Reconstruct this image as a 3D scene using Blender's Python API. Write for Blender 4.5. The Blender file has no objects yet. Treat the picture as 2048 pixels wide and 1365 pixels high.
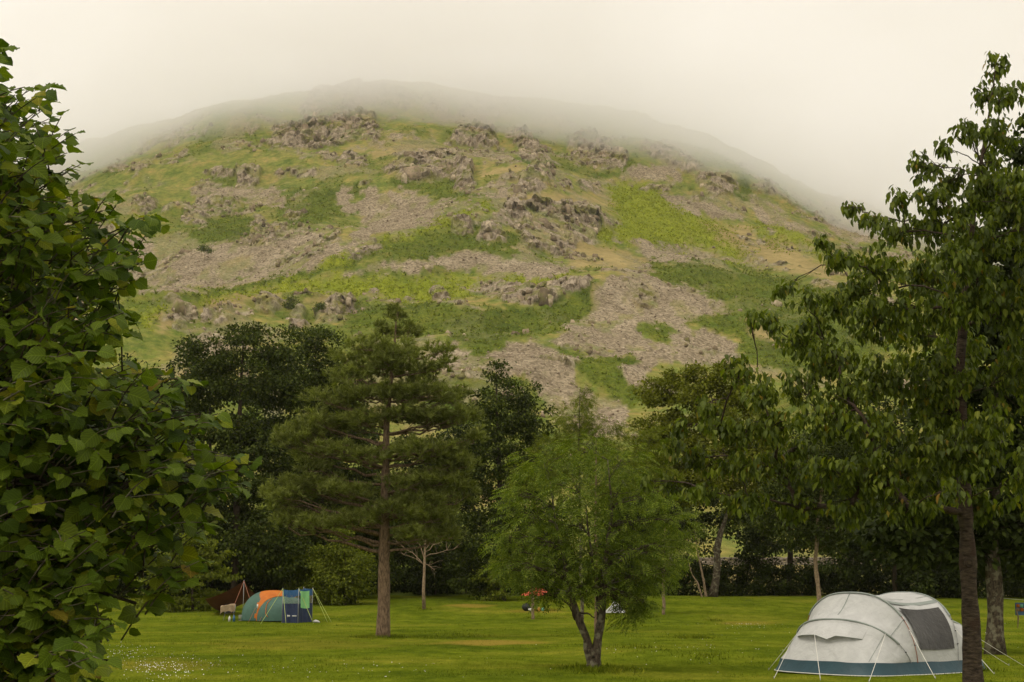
import bpy, math
import numpy as np
from mathutils import Matrix, Vector

# ------------------------------------------------------------------ camera, sky, sun, exposure
sc = bpy.context.scene
F_PX = 2844.44                      # focal length in photograph pixels (50 mm on 36 mm)
CAM_H = 2.1
PITCH = math.atan((1177 - 682.5) / F_PX)
cam_d = bpy.data.cameras.new('camera')
cam_d.lens = 50.0
cam_d.sensor_width = 36.0
cam_d.clip_start = 0.1
cam_d.clip_end = 8000
cam = bpy.data.objects.new('camera', cam_d)
sc.collection.objects.link(cam)
cam.location = (0, 0, CAM_H)
cam.rotation_euler = (math.pi / 2 + PITCH, 0, 0)
sc.camera = cam

SUN_EL, SUN_AZ = math.radians(58), math.radians(235)      # azimuth clockwise from +Y: behind the camera, to its left
world = bpy.data.worlds.new('World')
sc.world = world
world.use_nodes = True
wn, wl = world.node_tree.nodes, world.node_tree.links
wn.clear()
w_out = wn.new('ShaderNodeOutputWorld')
w_bg = wn.new('ShaderNodeBackground')
w_bg.inputs['Strength'].default_value = 0.1
w_sky = wn.new('ShaderNodeTexSky')
w_sky.sky_type = 'NISHITA'
w_sky.sun_disc = False
w_sky.sun_elevation = SUN_EL
w_sky.sun_rotation = SUN_AZ
w_mix = wn.new('ShaderNodeMix')
w_mix.data_type = 'RGBA'
w_mix.inputs[0].default_value = 0.94                        # a closed overcast over the clear sky
w_mix.inputs[7].default_value = (11.9, 11.1, 9.85, 1)
wl.new(w_sky.outputs[0], w_mix.inputs[6])
wl.new(w_mix.outputs[2], w_bg.inputs['Color'])
wl.new(w_bg.outputs[0], w_out.inputs['Surface'])

sun_d = bpy.data.lights.new('sun', 'SUN')
sun_d.energy = 1.4
sun_d.angle = math.radians(22)
sun_d.color = (1.0, 0.92, 0.8)
sun = bpy.data.objects.new('sun', sun_d)
sc.collection.objects.link(sun)
sdir = Vector((math.sin(SUN_AZ) * math.cos(SUN_EL), math.cos(SUN_AZ) * math.cos(SUN_EL), math.sin(SUN_EL)))
sun.rotation_euler = sdir.to_track_quat('Z', 'Y').to_euler()
sun.location = (-30, -30, 60)

sc.view_settings.view_transform = 'Standard'
sc.view_settings.look = 'None'
sc.view_settings.gamma = 1.0
sc.view_settings.exposure = 0.0
sc.view_settings.use_curve_mapping = False
sc.render.engine = 'CYCLES'
cy = sc.cycles
cy.use_denoising = True
cy.max_bounces = 10
cy.diffuse_bounces = 4
cy.glossy_bounces = 2
cy.transmission_bounces = 4
cy.volume_bounces = 8
cy.transparent_max_bounces = 8
cy.sample_clamp_indirect = 6.0

# ------------------------------------------------------------------ helpers
RNG = np.random.default_rng(7)
CP, SP = math.cos(PITCH), math.sin(PITCH)
CAM = np.array([0.0, 0.0, CAM_H])


def ray(px, py):
    a, b = (px - 1024) / F_PX, (682.5 - py) / F_PX
    return np.array([a, CP - b * SP, SP + b * CP])


def at(px, py, Y):
    d = ray(px, py)
    return CAM + d * (Y / d[1])


def project(P):
    D = P - CAM
    dep = D[:, 1] * CP + D[:, 2] * SP
    up = -D[:, 1] * SP + D[:, 2] * CP
    return 1024 + F_PX * D[:, 0] / dep, 682.5 - F_PX * up / dep, dep


def sstep(a, b, x):
    t = np.clip((x - a) / (b - a), 0, 1)
    return t * t * (3 - 2 * t)


def _h(ix, iy, iz):
    h = (ix * np.uint32(374761393) + iy * np.uint32(668265263) + iz * np.uint32(2147483647 - 1013904223))
    h = (h ^ (h >> np.uint32(13))) * np.uint32(1274126177)
    h = h ^ (h >> np.uint32(16))
    return (h & np.uint32(0xFFFFFF)).astype(np.float32) / 16777215.0


def vnoise(x, y, z=None):
    x = np.asarray(x, np.float64); y = np.asarray(y, np.float64)
    z = np.zeros_like(x) if z is None else np.asarray(z, np.float64)
    fx, fy, fz = np.floor(x), np.floor(y), np.floor(z)
    tx, ty, tz = x - fx, y - fy, z - fz
    ix, iy, iz = [(f.astype(np.int64) & 0xFFFFFFFF).astype(np.uint32) for f in (fx, fy, fz)]
    tx, ty, tz = [t * t * t * (t * (t * 6 - 15) + 10) for t in (tx, ty, tz)]
    o = np.uint32(1)
    def L(a, b, t): return a + (b - a) * t
    c00 = L(_h(ix, iy, iz), _h(ix + o, iy, iz), tx); c10 = L(_h(ix, iy + o, iz), _h(ix + o, iy + o, iz), tx)
    c01 = L(_h(ix, iy, iz + o), _h(ix + o, iy, iz + o), tx); c11 = L(_h(ix, iy + o, iz + o), _h(ix + o, iy + o, iz + o), tx)
    return L(L(c00, c10, ty), L(c01, c11, ty), tz) * 2 - 1


def fbm(x, y, z=None, oct=4, gain=0.5):
    s = 0; a = 1.0
    for i in range(oct):
        k = 2.03 ** i
        s = s + a * vnoise(x * k + 17.3 * i, y * k - 9.1 * i, None if z is None else z * k + 4.7 * i)
        a *= gain
    return s


def unit(v):
    return v / np.maximum(np.linalg.norm(v, axis=-1, keepdims=True), 1e-9)


class MB:
    """collects vertices and faces, builds one mesh object"""
    def __init__(self):
        self.v, self.f, self.n, self.uv = [], [], 0, []

    def add(self, v, f):
        v = np.asarray(v, np.float64).reshape(-1, 3)
        f = np.asarray(f, np.int64)
        self.v.append(v); self.f.append(f + self.n); self.n += len(v)
        return self

    def addl(self, v, faces):
        for k in set(len(q) for q in faces):
            pass
        base = self.n
        v = np.asarray(v, np.float64).reshape(-1, 3)
        self.v.append(v); self.n += len(v)
        for q in faces:
            self.f.append(np.asarray([q], np.int64) + base)
        return self

    def box(self, c, s, R=None):
        c = np.asarray(c, float); s = np.asarray(s, float) / 2
        v = np.array([[x, y, z] for x in (-1, 1) for y in (-1, 1) for z in (-1, 1)], float) * s
        if R is not None:
            v = v @ np.asarray(R).T
        return self.add(v + c, [[0, 1, 3, 2], [4, 6, 7, 5], [0, 4, 5, 1], [2, 3, 7, 6], [0, 2, 6, 4], [1, 5, 7, 3]])

    def tube(self, pts, rad, sides=6, cap=True):
        pts = np.asarray(pts, float)
        n = len(pts)
        rad = np.broadcast_to(np.asarray(rad, float), (n,))
        tg = unit(np.gradient(pts, axis=0))
        ref = np.array([1.0, 0.13, 0.07]) if abs(tg[0][0]) < 0.8 else np.array([0.1, 1.0, 0.05])
        a = unit(np.cross(tg, ref)); b = np.cross(tg, a)
        th = np.arange(sides) * 2 * math.pi / sides
        ring = pts[:, None, :] + rad[:, None, None] * (np.cos(th)[None, :, None] * a[:, None, :] + np.sin(th)[None, :, None] * b[:, None, :])
        i = np.arange(n - 1)[:, None] * sides; j = np.arange(sides)[None, :]; k = (j + 1) % sides
        f = np.stack([i + j, i + k, i + sides + k, i + sides + j], -1).reshape(-1, 4)
        base = self.n
        self.add(ring.reshape(-1, 3), f)
        if cap:
            self.f.append(np.array([[base + (n - 1) * sides + q for q in range(sides)]]))
            self.f.append(np.array([[base + q for q in range(sides)][::-1]]))
        return self

    def build(self, name, mat, parent=None, smooth=False, origin=None):
        v = np.concatenate(self.v) if self.v else np.zeros((0, 3))
        if parent is not None:
            origin = np.array(parent.get('_o', (0, 0, 0)), float)
        loc = np.zeros(3)
        if origin is not None:
            v = v - np.asarray(origin)
            if parent is None:
                loc = np.asarray(origin)
        me = bpy.data.meshes.new(name)
        me.vertices.add(len(v)); me.vertices.foreach_set('co', v.astype(np.float32).ravel())
        loops = np.concatenate([f.ravel() for f in self.f]).astype(np.int32)
        tot = np.concatenate([np.full(len(f), f.shape[1]) for f in self.f]).astype(np.int32)
        st = np.concatenate([[0], np.cumsum(tot)[:-1]]).astype(np.int32)
        me.loops.add(len(loops)); me.loops.foreach_set('vertex_index', loops)
        me.polygons.add(len(tot)); me.polygons.foreach_set('loop_start', st)
        if smooth:
            me.polygons.foreach_set('use_smooth', np.ones(len(tot), bool))
        me.update(calc_edges=True)
        if self.uv:
            at_ = me.attributes.new('leaf_uv', 'FLOAT_VECTOR', 'POINT')
            at_.data.foreach_set('vector', np.concatenate(self.uv).astype(np.float32).ravel())
        if mat is not None:
            me.materials.append(mat)
        o = bpy.data.objects.new(name, me)
        sc.collection.objects.link(o)
        o.location = loc
        if parent is not None:
            o.parent = parent
            o['_o'] = tuple(origin)
        elif origin is not None:
            o['_o'] = tuple(origin)
        return o


def tag(o, label=None, cat=None, group=None, kind=None):
    if label: o['label'] = label
    if cat: o['category'] = cat
    if group: o['group'] = group
    if kind: o['kind'] = kind
    return o


def thing(name, label, cat, loc, group=None):
    o = bpy.data.objects.new(name, None)
    o.empty_display_size = 0.3
    sc.collection.objects.link(o)
    o.location = loc
    o['_o'] = tuple(float(c) for c in loc)
    return tag(o, label, cat, group)


def scatter(mb, temps, P, T, N, S, choice=None, veins=False):
    """place leaf templates: base P, direction T, normal N, size S"""
    P, T, N, S = [np.asarray(a, float) for a in (P, T, N, S)]
    X = unit(T); Z = unit(N - (N * X).sum(1, keepdims=True) * X); Y = np.cross(Z, X)
    if choice is None:
        choice = RNG.integers(0, len(temps), len(P))
    for k, (tv, tf) in enumerate(temps):
        m = np.where(choice == k)[0]
        if len(m) == 0:
            continue
        tv = np.asarray(tv, float); tf = np.asarray(tf)
        V = P[m][:, None, :] + S[m][:, None, None] * (tv[None, :, 0:1] * X[m][:, None, :] + tv[None, :, 1:2] * Y[m][:, None, :] + tv[None, :, 2:3] * Z[m][:, None, :])
        Fc = tf[None] + (np.arange(len(m)) * len(tv))[:, None, None]
        mb.add(V.reshape(-1, 3), Fc.reshape(-1, tf.shape[1]))
        if veins:
            mb.uv.append(np.tile(tv, (len(m), 1)))


# ------------------------------------------------------------------ materials
def new_mat(name):
    m = bpy.data.materials.new(name)
    m.use_nodes = True
    m.node_tree.nodes.clear()
    return m, m.node_tree.nodes, m.node_tree.links


def N(nodes, t, **kw):
    n = nodes.new('ShaderNode' + t)
    for k, v in kw.items():
        setattr(n, k, v)
    return n


def ramp(nodes, stops):
    r = nodes.new('ShaderNodeValToRGB')
    el = r.color_ramp.elements
    while len(el) < len(stops):
        el.new(0.5)
    for e, (p, c) in zip(el, stops):
        e.position = p
        e.color = (*c, 1) if len(c) == 3 else c
    return r


def mixc(nodes, links, fac, a, b, mode='MIX'):
    m = nodes.new('ShaderNodeMix'); m.data_type = 'RGBA'; m.blend_type = mode
    for sock, val in ((m.inputs[0], fac), (m.inputs[6], a), (m.inputs[7], b)):
        if hasattr(val, 'links') or hasattr(val, 'is_linked'):
            links.new(val, sock)
        elif isinstance(val, (int, float)):
            sock.default_value = val
        else:
            sock.default_value = (*val, 1)
    return m.outputs[2]


def leaf_mat(name, stops, transl=0.3, rough=0.5, spec=0.25, tscale=1.5, veins=0.0):
    m, n, l = new_mat(name)
    out = N(n, 'OutputMaterial')
    geo = N(n, 'NewGeometry')
    r = ramp(n, stops)
    l.new(geo.outputs['Random Per Island'], r.inputs[0])
    noi = N(n, 'TexNoise'); noi.inputs['Scale'].default_value = 0.6; noi.inputs['Detail'].default_value = 2
    l.new(geo.outputs['Position'], noi.inputs['Vector'])
    hs = N(n, 'HueSaturation')
    mr = N(n, 'MapRange'); mr.inputs[1].default_value = 0.3; mr.inputs[2].default_value = 0.7; mr.inputs[3].default_value = 0.78; mr.inputs[4].default_value = 1.25
    l.new(noi.outputs[0], mr.inputs[0]); l.new(mr.outputs[0], hs.inputs['Value']); l.new(r.outputs[0], hs.inputs['Color'])
    p = N(n, 'BsdfPrincipled'); p.inputs['Roughness'].default_value = rough; p.inputs['Specular IOR Level'].default_value = spec
    lc = hs.outputs[0]
    if veins:
        at_ = N(n, 'Attribute'); at_.attribute_name = 'leaf_uv'; sx = N(n, 'SeparateXYZ'); l.new(at_.outputs['Vector'], sx.inputs[0])
        def mth(op, a, b=None, c=None):
            q = N(n, 'Math', operation=op)
            for k_, v_ in enumerate((a, b, c)):
                if v_ is None: continue
                if isinstance(v_, (int, float)): q.inputs[k_].default_value = v_
                else: l.new(v_, q.inputs[k_])
            return q.outputs[0]
        ay = mth('ABSOLUTE', sx.outputs[1])
        ph = mth('SINE', mth('MULTIPLY', mth('SUBTRACT', sx.outputs[0], mth('MULTIPLY', ay, 0.75)), 48.0))
        lat = N(n, 'MapRange'); l.new(ph, lat.inputs[0]); lat.inputs[1].default_value = 0.1; lat.inputs[2].default_value = 1.0
        mid = N(n, 'MapRange'); l.new(ay, mid.inputs[0]); mid.inputs[1].default_value = 0.035; mid.inputs[2].default_value = 0.005
        vm = mth('MAXIMUM', mth('MULTIPLY', lat.outputs[0], 0.6), mid.outputs[0])
        vr = ramp(n, [(0.0, (1 - 0.4 * veins,) * 3), (0.5, (1.0, 1.0, 1.0)), (1.0, (1 + 0.9 * veins, 1 + 0.85 * veins, 1 + 0.6 * veins))]); l.new(vm, vr.inputs[0])
        lc = mixc(n, l, 1.0, lc, vr.outputs[0], 'MULTIPLY')
        bp_ = N(n, 'Bump'); bp_.inputs['Strength'].default_value = 0.5; bp_.inputs['Distance'].default_value = 0.004; bp_.invert = True
        l.new(vm, bp_.inputs['Height']); l.new(bp_.outputs[0], p.inputs['Normal'])
    l.new(lc, p.inputs['Base Color'])
    t = N(n, 'BsdfTranslucent')
    tc = mixc(n, l, 1.0, lc, (tscale, tscale * 1.05, tscale * 0.45), 'MULTIPLY')
    l.new(tc, t.inputs['Color'])
    ms = N(n, 'MixShader'); ms.inputs[0].default_value = transl
    l.new(p.outputs[0], ms.inputs[1]); l.new(t.outputs[0], ms.inputs[2]); l.new(ms.outputs[0], out.inputs['Surface'])
    return m


def bark_mat(name, c1, c2, scale=(6, 6, 1.5), bump=0.6, bands=None):
    m, n, l = new_mat(name)
    out = N(n, 'OutputMaterial'); p = N(n, 'BsdfPrincipled'); p.inputs['Roughness'].default_value = 0.9; p.inputs['Specular IOR Level'].default_value = 0.15
    geo = N(n, 'NewGeometry'); mp = N(n, 'Mapping'); mp.inputs['Scale'].default_value = scale
    l.new(geo.outputs['Position'], mp.inputs[0])
    no = N(n, 'TexNoise'); no.inputs['Scale'].default_value = 2.0; no.inputs['Detail'].default_value = 6; no.inputs['Roughness'].default_value = 0.65
    l.new(mp.outputs[0], no.inputs['Vector'])
    r = ramp(n, [(0.33, c1), (0.66, c2)])
    l.new(no.outputs[0], r.inputs[0])
    col = r.outputs[0]
    if bands:
        n2 = N(n, 'TexNoise'); n2.inputs['Scale'].default_value = 4.5; n2.inputs['Detail'].default_value = 5
        l.new(geo.outputs['Position'], n2.inputs['Vector'])
        r2 = ramp(n, [(0.5, (0, 0, 0)), (0.6, (0.8, 0.8, 0.8))]); l.new(n2.outputs[0], r2.inputs[0])
        col = mixc(n, l, r2.outputs[0], col, bands)
    l.new(col, p.inputs['Base Color'])
    b = N(n, 'Bump'); b.inputs['Strength'].default_value = bump; b.inputs['Distance'].default_value = 0.05
    l.new(no.outputs[0], b.inputs['Height']); l.new(b.outputs[0], p.inputs['Normal'])
    l.new(p.outputs[0], out.inputs['Surface'])
    return m


def cloth_mat(name, col, col2=None, transl=0.25, rough=0.6, wr=25.0, bump=0.15, spec=0.3):
    m, n, l = new_mat(name)
    out = N(n, 'OutputMaterial'); p = N(n, 'BsdfPrincipled'); p.inputs['Roughness'].default_value = rough; p.inputs['Specular IOR Level'].default_value = spec
    geo = N(n, 'NewGeometry')
    no = N(n, 'TexNoise'); no.inputs['Scale'].default_value = 2.2; no.inputs['Detail'].default_value = 4; no.inputs['Distortion'].default_value = 1.2
    l.new(geo.outputs['Position'], no.inputs['Vector'])
    c2 = col2 or tuple(c * 0.85 for c in col)
    r = ramp(n, [(0.35, c2), (0.65, col)]); l.new(no.outputs[0], r.inputs[0])
    l.new(r.outputs[0], p.inputs['Base Color'])
    n2 = N(n, 'TexNoise'); n2.inputs['Scale'].default_value = wr * 0.25; n2.inputs['Detail'].default_value = 3; n2.inputs['Distortion'].default_value = 0.8
    l.new(geo.outputs['Position'], n2.inputs['Vector'])
    b = N(n, 'Bump'); b.inputs['Strength'].default_value = bump; b.inputs['Distance'].default_value = 0.08
    l.new(n2.outputs[0], b.inputs['Height']); l.new(b.outputs[0], p.inputs['Normal'])
    if transl:
        t = N(n, 'BsdfTranslucent'); l.new(r.outputs[0], t.inputs['Color'])
        ms = N(n, 'MixShader'); ms.inputs[0].default_value = transl
        l.new(p.outputs[0], ms.inputs[1]); l.new(t.outputs[0], ms.inputs[2]); l.new(ms.outputs[0], out.inputs['Surface'])
    else:
        l.new(p.outputs[0], out.inputs['Surface'])
    return m


def plain_mat(name, col, rough=0.6):
    m, n, l = new_mat(name)
    out = N(n, 'OutputMaterial'); p = N(n, 'BsdfPrincipled'); p.inputs['Roughness'].default_value = rough
    geo = N(n, 'NewGeometry'); no = N(n, 'TexNoise'); no.inputs['Scale'].default_value = 9; no.inputs['Detail'].default_value = 3
    l.new(geo.outputs['Position'], no.inputs['Vector'])
    r = ramp(n, [(0.3, tuple(c * 0.8 for c in col)), (0.7, col)]); l.new(no.outputs[0], r.inputs[0])
    l.new(r.outputs[0], p.inputs['Base Color']); l.new(p.outputs[0], out.inputs['Surface'])
    return m


M = {}
M['hazel'] = leaf_mat('hazel_leaf', [(0.0, (0.034, 0.06, 0.005)), (0.45, (0.072, 0.115, 0.008)), (0.82, (0.145, 0.19, 0.013)), (0.985, (0.225, 0.235, 0.016)), (1.0, (0.19, 0.13, 0.02))], 0.3, 0.5, 0.1, 1.6, 0.5)
M['cherry'] = leaf_mat('cherry_leaf', [(0.0, (0.04, 0.058, 0.006)), (0.55, (0.08, 0.108, 0.009)), (0.87, (0.135, 0.168, 0.014)), (0.985, (0.19, 0.205, 0.02)), (1.0, (0.22, 0.13, 0.015))], 0.34, 0.45, 0.18, 1.6, 0.4)
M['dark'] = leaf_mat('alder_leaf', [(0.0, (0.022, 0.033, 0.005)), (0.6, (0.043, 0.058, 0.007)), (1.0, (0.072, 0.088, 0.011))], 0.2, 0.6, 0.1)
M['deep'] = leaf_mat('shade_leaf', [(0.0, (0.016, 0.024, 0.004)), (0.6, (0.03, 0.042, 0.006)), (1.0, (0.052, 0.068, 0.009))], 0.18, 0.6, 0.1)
M['mid'] = leaf_mat('shrub_leaf', [(0.0, (0.05, 0.07, 0.01)), (0.6, (0.085, 0.115, 0.015)), (1.0, (0.125, 0.15, 0.02))], 0.25, 0.6, 0.1)
M['yellow'] = leaf_mat('ash_leaf', [(0.0, (0.075, 0.085, 0.006)), (0.6, (0.118, 0.13, 0.009)), (1.0, (0.16, 0.17, 0.012))], 0.28, 0.6, 0.1)
M['light'] = leaf_mat('light_leaf', [(0.0, (0.07, 0.088, 0.008)), (0.6, (0.12, 0.145, 0.013)), (1.0, (0.17, 0.185, 0.018))], 0.3, 0.6, 0.1)
M['rowan'] = leaf_mat('rowan_leaf', [(0.0, (0.07, 0.102, 0.012)), (0.6, (0.12, 0.163, 0.018)), (1.0, (0.19, 0.225, 0.03))], 0.3, 0.6, 0.1)
M['pine'] = leaf_mat('pine_needle', [(0.0, (0.085, 0.10, 0.019)), (0.6, (0.145, 0.165, 0.036)), (1.0, (0.22, 0.24, 0.08))], 0.35, 0.6, 0.1)
M['bluepine'] = leaf_mat('blue_pine_needle', [(0.0, (0.06, 0.078, 0.02)), (0.6, (0.095, 0.12, 0.036)), (1.0, (0.14, 0.16, 0.06))], 0.2, 0.6, 0.1)
M['bark'] = bark_mat('grey_bark', (0.02, 0.015, 0.01), (0.12, 0.092, 0.06), (10, 10, 4), 1.0, bands=(0.2, 0.185, 0.12))
M['bark_dark'] = bark_mat('dark_bark', (0.025, 0.018, 0.012), (0.08, 0.058, 0.038))
M['bark_pine'] = bark_mat('pine_bark', (0.065, 0.043, 0.026), (0.25, 0.17, 0.105), (7, 7, 2.4), 1.0)
M['bark_cherry'] = bark_mat('cherry_bark', (0.018, 0.013, 0.009), (0.095, 0.07, 0.048), (4, 4, 13), 0.9, (0.05, 0.03, 0.02))
M['bark_pale'] = bark_mat('pale_bark', (0.13, 0.09, 0.05), (0.34, 0.25, 0.16), (5, 5, 3))
M['white_cloth'] = cloth_mat('off_white_nylon', (0.57, 0.57, 0.545), (0.49, 0.49, 0.47), 0.18, 0.55, 25, 0.3)
M['teal_cloth'] = cloth_mat('teal_skirt', (0.028, 0.068, 0.085), None, 0.05, 0.5)
M['window_cloth'] = cloth_mat('dark_tent_window', (0.045, 0.042, 0.036), (0.03, 0.028, 0.024), 0.0, 0.35, 30, 0.3)
M['sleeve'] = plain_mat('grey_green_sleeve', (0.24, 0.27, 0.24))
M['line_white'] = plain_mat('white_guy_line', (0.7, 0.68, 0.6))
M['line_lime'] = plain_mat('lime_guy_line', (0.42, 0.5, 0.12))
M['line_red'] = plain_mat('rust_guy_line', (0.32, 0.11, 0.05))
M['green_cloth'] = cloth_mat('tent_green_nylon', (0.07, 0.15, 0.11), (0.055, 0.12, 0.09), 0.18)
M['orange_cloth'] = cloth_mat('tent_orange_nylon', (0.58, 0.17, 0.012), (0.5, 0.13, 0.01), 0.15)
M['blue_cloth'] = cloth_mat('blue_fabric', (0.035, 0.12, 0.27), (0.025, 0.085, 0.2), 0.15)
M['navy_cloth'] = cloth_mat('navy_fabric', (0.028, 0.042, 0.095), (0.02, 0.03, 0.07), 0.08)
M['mint_cloth'] = cloth_mat('mint_towel', (0.22, 0.48, 0.2), (0.18, 0.42, 0.17), 0.1, 0.9, 60)
M['brown_cloth'] = cloth_mat('rust_brown_tarp', (0.085, 0.028, 0.014), (0.06, 0.02, 0.011), 0.15)
M['red_cloth'] = cloth_mat('red_orange_nylon', (0.62, 0.11, 0.05), (0.5, 0.08, 0.035), 0.15)
M['black'] = plain_mat('black_fabric', (0.012, 0.012, 0.014))
M['metal'] = plain_mat('grey_metal', (0.3, 0.3, 0.29), 0.4)
M['white'] = plain_mat('white_plastic', (0.7, 0.69, 0.65), 0.4)
M['bluep'] = plain_mat('blue_plastic', (0.04, 0.14, 0.3), 0.4)
M['tan'] = cloth_mat('tan_blanket', (0.34, 0.25, 0.15), (0.2, 0.14, 0.08), 0, 0.9)
M['peach'] = plain_mat('yellow_toy', (0.6, 0.3, 0.05))
M['mint'] = plain_mat('mint_plastic', (0.2, 0.5, 0.35))
M['stone'] = bark_mat('wall_stone', (0.10, 0.085, 0.065), (0.3, 0.25, 0.19), (2, 2, 2), 0.5)
M['daisy'] = plain_mat('daisy_petal', (0.75, 0.74, 0.68))


def mesh_window_mat():
    m, n, l = new_mat('clear_film')
    out = N(n, 'OutputMaterial'); p = N(n, 'BsdfPrincipled')
    p.inputs['Base Color'].default_value = (0.25, 0.24, 0.2, 1); p.inputs['Roughness'].default_value = 0.2
    t = N(n, 'BsdfTransparent'); ms = N(n, 'MixShader'); ms.inputs[0].default_value = 0.75
    l.new(p.outputs[0], ms.inputs[1]); l.new(t.outputs[0], ms.inputs[2]); l.new(ms.outputs[0], out.inputs['Surface'])
    return m


M['film'] = mesh_window_mat()


def lawn_mat(name='lawn_grass', blades=False):
    m, n, l = new_mat(name)
    out = N(n, 'OutputMaterial'); p = N(n, 'BsdfPrincipled'); p.inputs['Roughness'].default_value = 0.9; p.inputs['Specular IOR Level'].default_value = 0.0
    geo = N(n, 'NewGeometry')
    def noise(s, d, sx=1, sy=1):
        mp = N(n, 'Mapping'); mp.inputs['Scale'].default_value = (sx, sy, 1); l.new(geo.outputs['Position'], mp.inputs[0])
        q = N(n, 'TexNoise'); q.inputs['Scale'].default_value = s; q.inputs['Detail'].default_value = d; q.inputs['Roughness'].default_value = 0.6
        l.new(mp.outputs[0], q.inputs['Vector']); return q.outputs[0]
    r1 = ramp(n, [(0.28, (0.058, 0.083, 0.007)), (0.5, (0.104, 0.13, 0.009)), (0.72, (0.172, 0.172, 0.018))])
    l.new(noise(0.16, 6), r1.inputs[0])
    r2 = ramp(n, [(0.3, (0.68, 0.74, 0.65)), (0.7, (1.25, 1.22, 1.2))]); l.new(noise(1.3, 6, 1, 0.45), r2.inputs[0])
    c = mixc(n, l, 1.0, r1.outputs[0], r2.outputs[0], 'MULTIPLY')
    r3 = ramp(n, [(0.3, (0.5, 0.55, 0.5)), (0.7, (1.5, 1.45, 1.5))]); l.new(noise(11, 4), r3.inputs[0])
    c = mixc(n, l, 0.8, c, r3.outputs[0], 'MULTIPLY')
    if blades:
        r4 = ramp(n, [(0.0, (0.7, 0.75, 0.6)), (0.7, (1.1, 1.1, 1.0)), (1.0, (1.6, 1.4, 1.3))]); l.new(geo.outputs['Random Per Island'], r4.inputs[0])
        c = mixc(n, l, 1.0, c, r4.outputs[0], 'MULTIPLY')
    else:
        a = N(n, 'Attribute'); a.attribute_name = 'dry'
        c = mixc(n, l, a.outputs['Fac'], c, (0.24, 0.175, 0.03))
    l.new(c, p.inputs['Base Color'])
    if not blades:
        b = N(n, 'Bump'); b.inputs['Strength'].default_value = 0.7; b.inputs['Distance'].default_value = 0.08
        l.new(noise(9, 6), b.inputs['Height']); l.new(b.outputs[0], p.inputs['Normal'])
    l.new(p.outputs[0], out.inputs['Surface'])
    return m


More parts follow.
